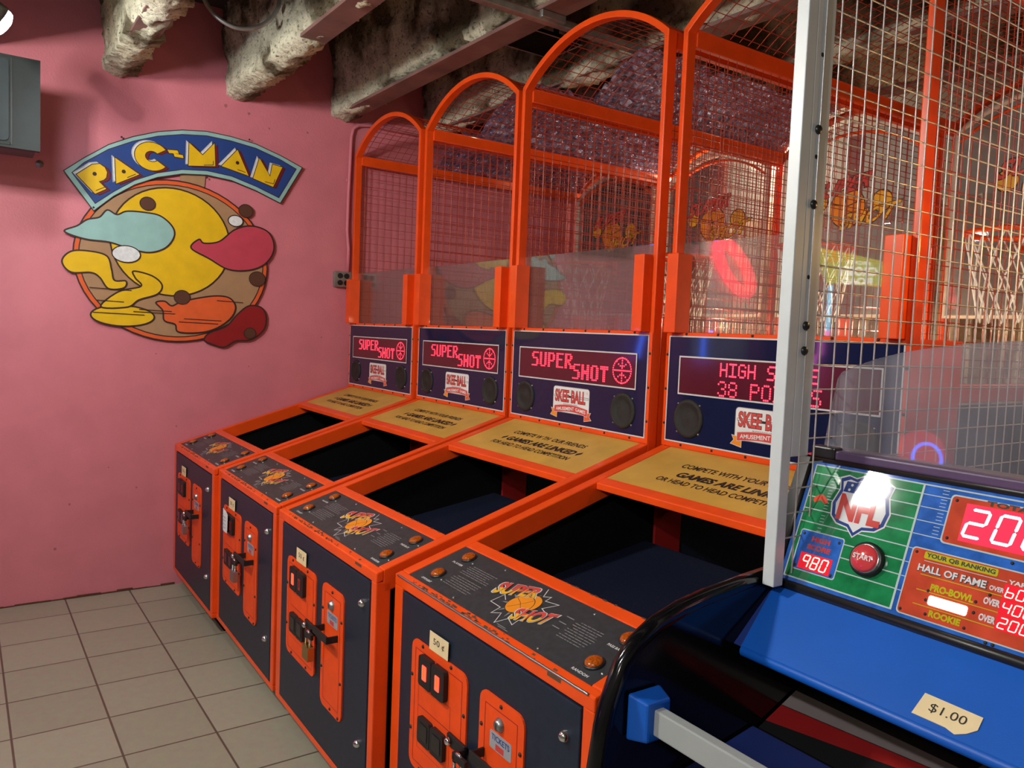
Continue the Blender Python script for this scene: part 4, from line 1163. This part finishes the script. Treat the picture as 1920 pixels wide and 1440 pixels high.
o = MB(); o.lathe(WL, -0.70, 2.445, [(0.020, 0.0), (0.020, 0.003), (0.008, 0.006), (0.007, 0.012)], 'galvanised', 14)
tag(o.build('wall_anchor'), 'small round bolt plate on the pink wall below the television', 'bolt')

ob = empty('outlet_box', (0, 1.06, 1.945)); tag(ob, 'grey metal box with four sockets on the pink wall', 'outlet')
OS = (0, -1.06, -1.945)
m = MB(OS); m.prism(WL, rrect(1.0, 1.125, 1.893, 1.999, 0.008), 0.0, 0.028, 'galvanised'); m.prism(WL, rrect(1.004, 1.121, 1.897, 1.995, 0.008), 0.028, 0.031, 'galvanised'); m.build('box', ob, 0.003)
for a in (1.040, 1.086):
    for b in (1.923, 1.969):
        m = MB(OS); m.prism(WL, circ(a, b, 0.019, 0.018, 18), 0.031, 0.034, 'black'); m.rect(WL, a - 0.008, a - 0.005, b - 0.006, b + 0.006, 0.0344, 'tv_plastic'); m.rect(WL, a + 0.005, a + 0.008, b - 0.006, b + 0.006, 0.0344, 'tv_plastic'); m.build('socket', ob)
m = MB()
pts = [(0.02, 1.098, 2.00), (0.02, 1.100, 2.15), (0.02, 1.086, 2.28), (0.02, 1.088, 2.5), (0.02, 1.098, 2.90), (0.02, 1.110, 2.955), (0.02, 1.145, 2.985), (0.02, 1.22, 2.998), (0.02, 1.9, 2.998)]
m.tube(pts, 0.011, 'pink_paint', 10); m.box(0.002, 0.02, 1.075, 1.105, 2.6, 2.62, 'pink_paint')
tag(m.build('conduit'), 'pink painted pipe rising from the socket box and bending along the wall', 'pipe')

m = MB(); c0 = Vector((1.0, 0.085, 3.21)); pts = []
for i in range(21):
    t = -1.25 + 2.5 * i / 20; pts.append((1.0 + 0.05 * t, 0.08 + 0.165 * math.sin(t) / math.sin(1.25), 3.075 + 0.13 * (1 - math.cos(t)) / (1 - math.cos(1.25)) * 1.0))
pts = [(0.92, -0.10, 3.50)] + pts + [(1.08, 0.27, 3.50)]
m.tube(pts, 0.011, 'galvanised', 8); tag(m.build('cable'), 'grey armoured cable sagging in a loop between the ceiling beams', 'cable')

m = MB(); m.box(2.23, 2.27, -1.9, 2.9, 2.975, 3.005, 'galvanised'); m.box(2.235, 2.265, -1.9, 2.9, 3.005, 3.012, 'flange')
m.box(2.215, 2.285, 0.98, 1.11, 2.985, 3.016, 'galvanised'); tag(m.build('ceiling_strut', None, 0.003), 'grey metal channel running under the ceiling beams', 'strut')
m = MB(); m.box(1.66, 1.91, 1.22, 1.50, 3.09, 3.11, 'black_matte'); m.border(Frame((0, 0, 3.088), (1, 0, 0), (0, -1, 0)), 1.65, 1.92, -1.51, -1.21, 0.012, 0.0, 'galvanised')
m.box(1.67, 1.69, 1.35, 1.37, 3.11, 3.52, 'black'); m.box(1.88, 1.90, 1.35, 1.37, 3.11, 3.52, 'black')
tag(m.build('ceiling_hatch'), 'black square panel with a pale edge under the ceiling', 'panel')
m = MB(); m.box(0.004, 0.040, 1.84, 1.96, 2.80, 2.92, 'black'); m.box(0.0, 0.004, 1.87, 1.93, 2.83, 2.89, 'galvanised')
tag(m.build('junction_box', None, 0.004), 'small black box on the pink wall behind the farthest cage', 'box')


def track_lamp(p, a, label):
    root = empty('track_lamp', p); tag(root, label, 'lamp', 'ceiling track lamps')
    d = (Vector(a) - Vector(p)).normalized(); ux = d.orthogonal().normalized(); F = Frame((0, 0, 0), ux, d.cross(ux))
    m = MB(); m.lathe(F, 0, 0, [(0.03, -0.20), (0.055, -0.19), (0.064, -0.06), (0.066, -0.012), (0.060, -0.012)], 'lamp_can', 24, cap=False)
    m.build('lamp_housing', root)
    m = MB(); m.lathe(F, 0, 0, [(0.060, -0.016), (0.061, 0.0), (0.056, 0.014), (0.034, 0.026), (0.004, 0.030)], 'lamp_glow', 24); m.build('bulb', root)
    m = MB(); m.tube([tuple(d * -0.10), (0, 0, 0.10), (0, 0, 3.52 - p[2])], 0.009, 'lamp_can', 8); m.build('stem', root)


track_lamp(LAMP_A[0], LAMP_A[1], 'glowing white spot lamp above the television')
track_lamp(LAMP_C[0], LAMP_C[1], 'white spot lamp over the aisle in front of the football game')
gl = empty('globe_lamp', LAMP_B); tag(gl, 'bare white globe bulb hanging over the aisle', 'lamp')
m = MB(); GLF = Frame((0, 0, 0), (1, 0, 0), (0, 1, 0))
m.lathe(GLF, 0, 0, [(0.075 * math.sin(math.pi * k / 12) + 0.0005, -0.075 * math.cos(math.pi * k / 12)) for k in range(13)], 'lamp_glow', 20); m.build('bulb', gl)
m = MB(); m.tube([(0, 0, 0.07), (0, 0, 0.13)], 0.02, 'lamp_can', 12); m.tube([(0, 0, 0.10), (0, 0, 3.52 - 2.78)], 0.005, 'lamp_can', 8); m.build('lamp_holder', gl)

# gold foil curtain behind the cages
m = MB(); nx, nz = 150, 12; v = []; f = []
for i in range(nx + 1):
    for j in range(nz + 1):
        x = 0.9 + 3.6 * i / nx; z = 0.5 + 2.0 * j / nz
        v.append((x, 3.55 + 0.03 * math.sin(x * 95) + 0.03 * noise.noise(Vector((x * 22, z * 5, 0))), z))
for i in range(nx):
    for j in range(nz):
        a = i * (nz + 1) + j; f.append((a, a + nz + 1, a + nz + 2, a + 1))
m.add(v, f, 'foil'); o = m.build('foil_curtain'); tag(o, 'crinkled gold foil hanging behind the basketball cages', 'curtain')
s = o.modifiers.new('thickness', 'SOLIDIFY'); s.thickness = 0.002

# ------------------------------------------------------------------ games across the aisle, seen in the reflections
cr = empty('video_game', (1.25, -2.9, 0)); tag(cr, 'video game cabinet with lit green marquee across the aisle', 'arcade game')
CSH = (-1.25, 2.9, 0)
m = MB(CSH); m.box(0.88, 1.62, -3.3, -2.56, 0.0, 2.08, 'cabinet_blue'); m.build('cabinet', cr, 0.01)
CF = Frame((0, -2.50, 0), (-1, 0, 0), (0, 0, 1))
m = MB(CSH); mq = [(-0.854, 2.475), (-1.64, 2.276), (-1.61, 2.10), (-0.966, 2.163)]
m.prism(CF, mq, -0.05, 0.0, 'sign_green_lit', 'cabinet_blue')
m.text(CF, 'CROSSY', ((-1.44, 2.20), (-1.08, 2.215), (-1.08, 2.30), (-1.44, 2.27)), 0.002, 'sign_white_lit', 0.05); m.text(CF, 'ROAD', ((-1.40, 2.13), (-1.12, 2.145), (-1.12, 2.205), (-1.40, 2.19)), 0.002, 'sign_white_lit', 0.05)
m.text(CF, 'ARCADE', ((-1.38, 2.285), (-1.16, 2.315), (-1.16, 2.345), (-1.38, 2.315)), 0.002, 'sign_white_lit', 0.03)
m.build('marquee', cr)
m = MB(CSH); m.tube([(1.02, -2.5, 1.95), (1.02, -2.5, 2.14)], 0.020, 'neon_cyan', 8); m.tube([(1.02, -2.5, 1.76), (1.02, -2.5, 1.95)], 0.020, 'neon_cyan', 8); m.tube([(1.02, -2.5, 1.55), (1.02, -2.5, 1.76)], 0.020, 'neon_pink', 8); m.tube([(0.90, -2.5, 1.2), (0.98, -2.5, 1.55)], 0.020, 'neon_pink', 8)
m.box(1.0, 1.04, -2.58, -2.52, 1.2, 2.12, 'cabinet_blue'); m.build('light_tube', cr)
wh = empty('wheel_game', (0.3, -2.3, 0)); tag(wh, 'wheel game with a red light ring against the pink wall', 'arcade game')
WSH = (-0.3, 2.3, 0)
m = MB(WSH); m.box(0.01, 0.55, -2.75, -1.95, 0.0, 1.45, 'cabinet_blue'); m.box(0.01, 0.06, -2.72, -1.98, 1.45, 2.75, 'white'); m.build('cabinet', wh, 0.01)
m = MB(WSH); m.tube([(0.10, -2.36 + 0.20 * math.cos(t) + 0.13 * math.sin(t), 2.32 + 0.05 * math.cos(t) + 0.22 * math.sin(t)) for t in [2 * math.pi * i / 40 for i in range(40)]], 0.05, 'neon_red', 8, closed=True); m.build('light_ring', wh)
for xx, yy, z0, z1, dx, lab in ((0.5, -1.66, 1.44, 1.72, 0.0, 'blue light tube on a stand in front of the wheel game'), (0.09, -1.41, 1.46, 1.72, 0.05, 'blue light tube on a stand close to the pink wall')):
    lp = empty('light_stand', (xx, yy, 0)); tag(lp, lab, 'lamp', 'blue light stands')
    m = MB(); m.lathe(Frame((0, 0, 0), (1, 0, 0), (0, 1, 0)), 0, 0, [(0.08, 0.0), (0.08, 0.015), (0.03, 0.03), (0.012, 0.05), (0.012, z0)], 'black', 20); m.build('stand', lp)
    m = MB(); m.tube([(0, 0, z0), (dx * 0.4, -dx, z1)], 0.016, 'neon_blue', 8); m.build('tube', lp)

rg = empty('ring_game', (1.72, -4.2, 0)); tag(rg, 'low dark game with a blue ring light on a red disc', 'arcade game')
RSH = (-1.72, 4.2, 0); RF = Frame((0, -3.98, 0), (-1, 0, 0), (0, 0, 1))
m = MB(RSH); m.box(1.35, 2.15, -4.5, -4.0, 0.0, 1.2, 'cabinet_blue'); m.build('cabinet', rg, 0.01)
m = MB(RSH); m.prism(RF, circ(-1.70, 0.82, 0.19, 0.17, 32), -0.02, 0.0, 'disc_lit'); m.build('red_disc', rg)
m = MB(RSH); m.tube([(1.76 + 0.115 * math.cos(t), -3.97, 0.775 + 0.12 * math.sin(t)) for t in [2 * math.pi * i / 32 for i in range(32)]], 0.013, 'neon_blue', 8, closed=True); m.build('ring_light', rg)
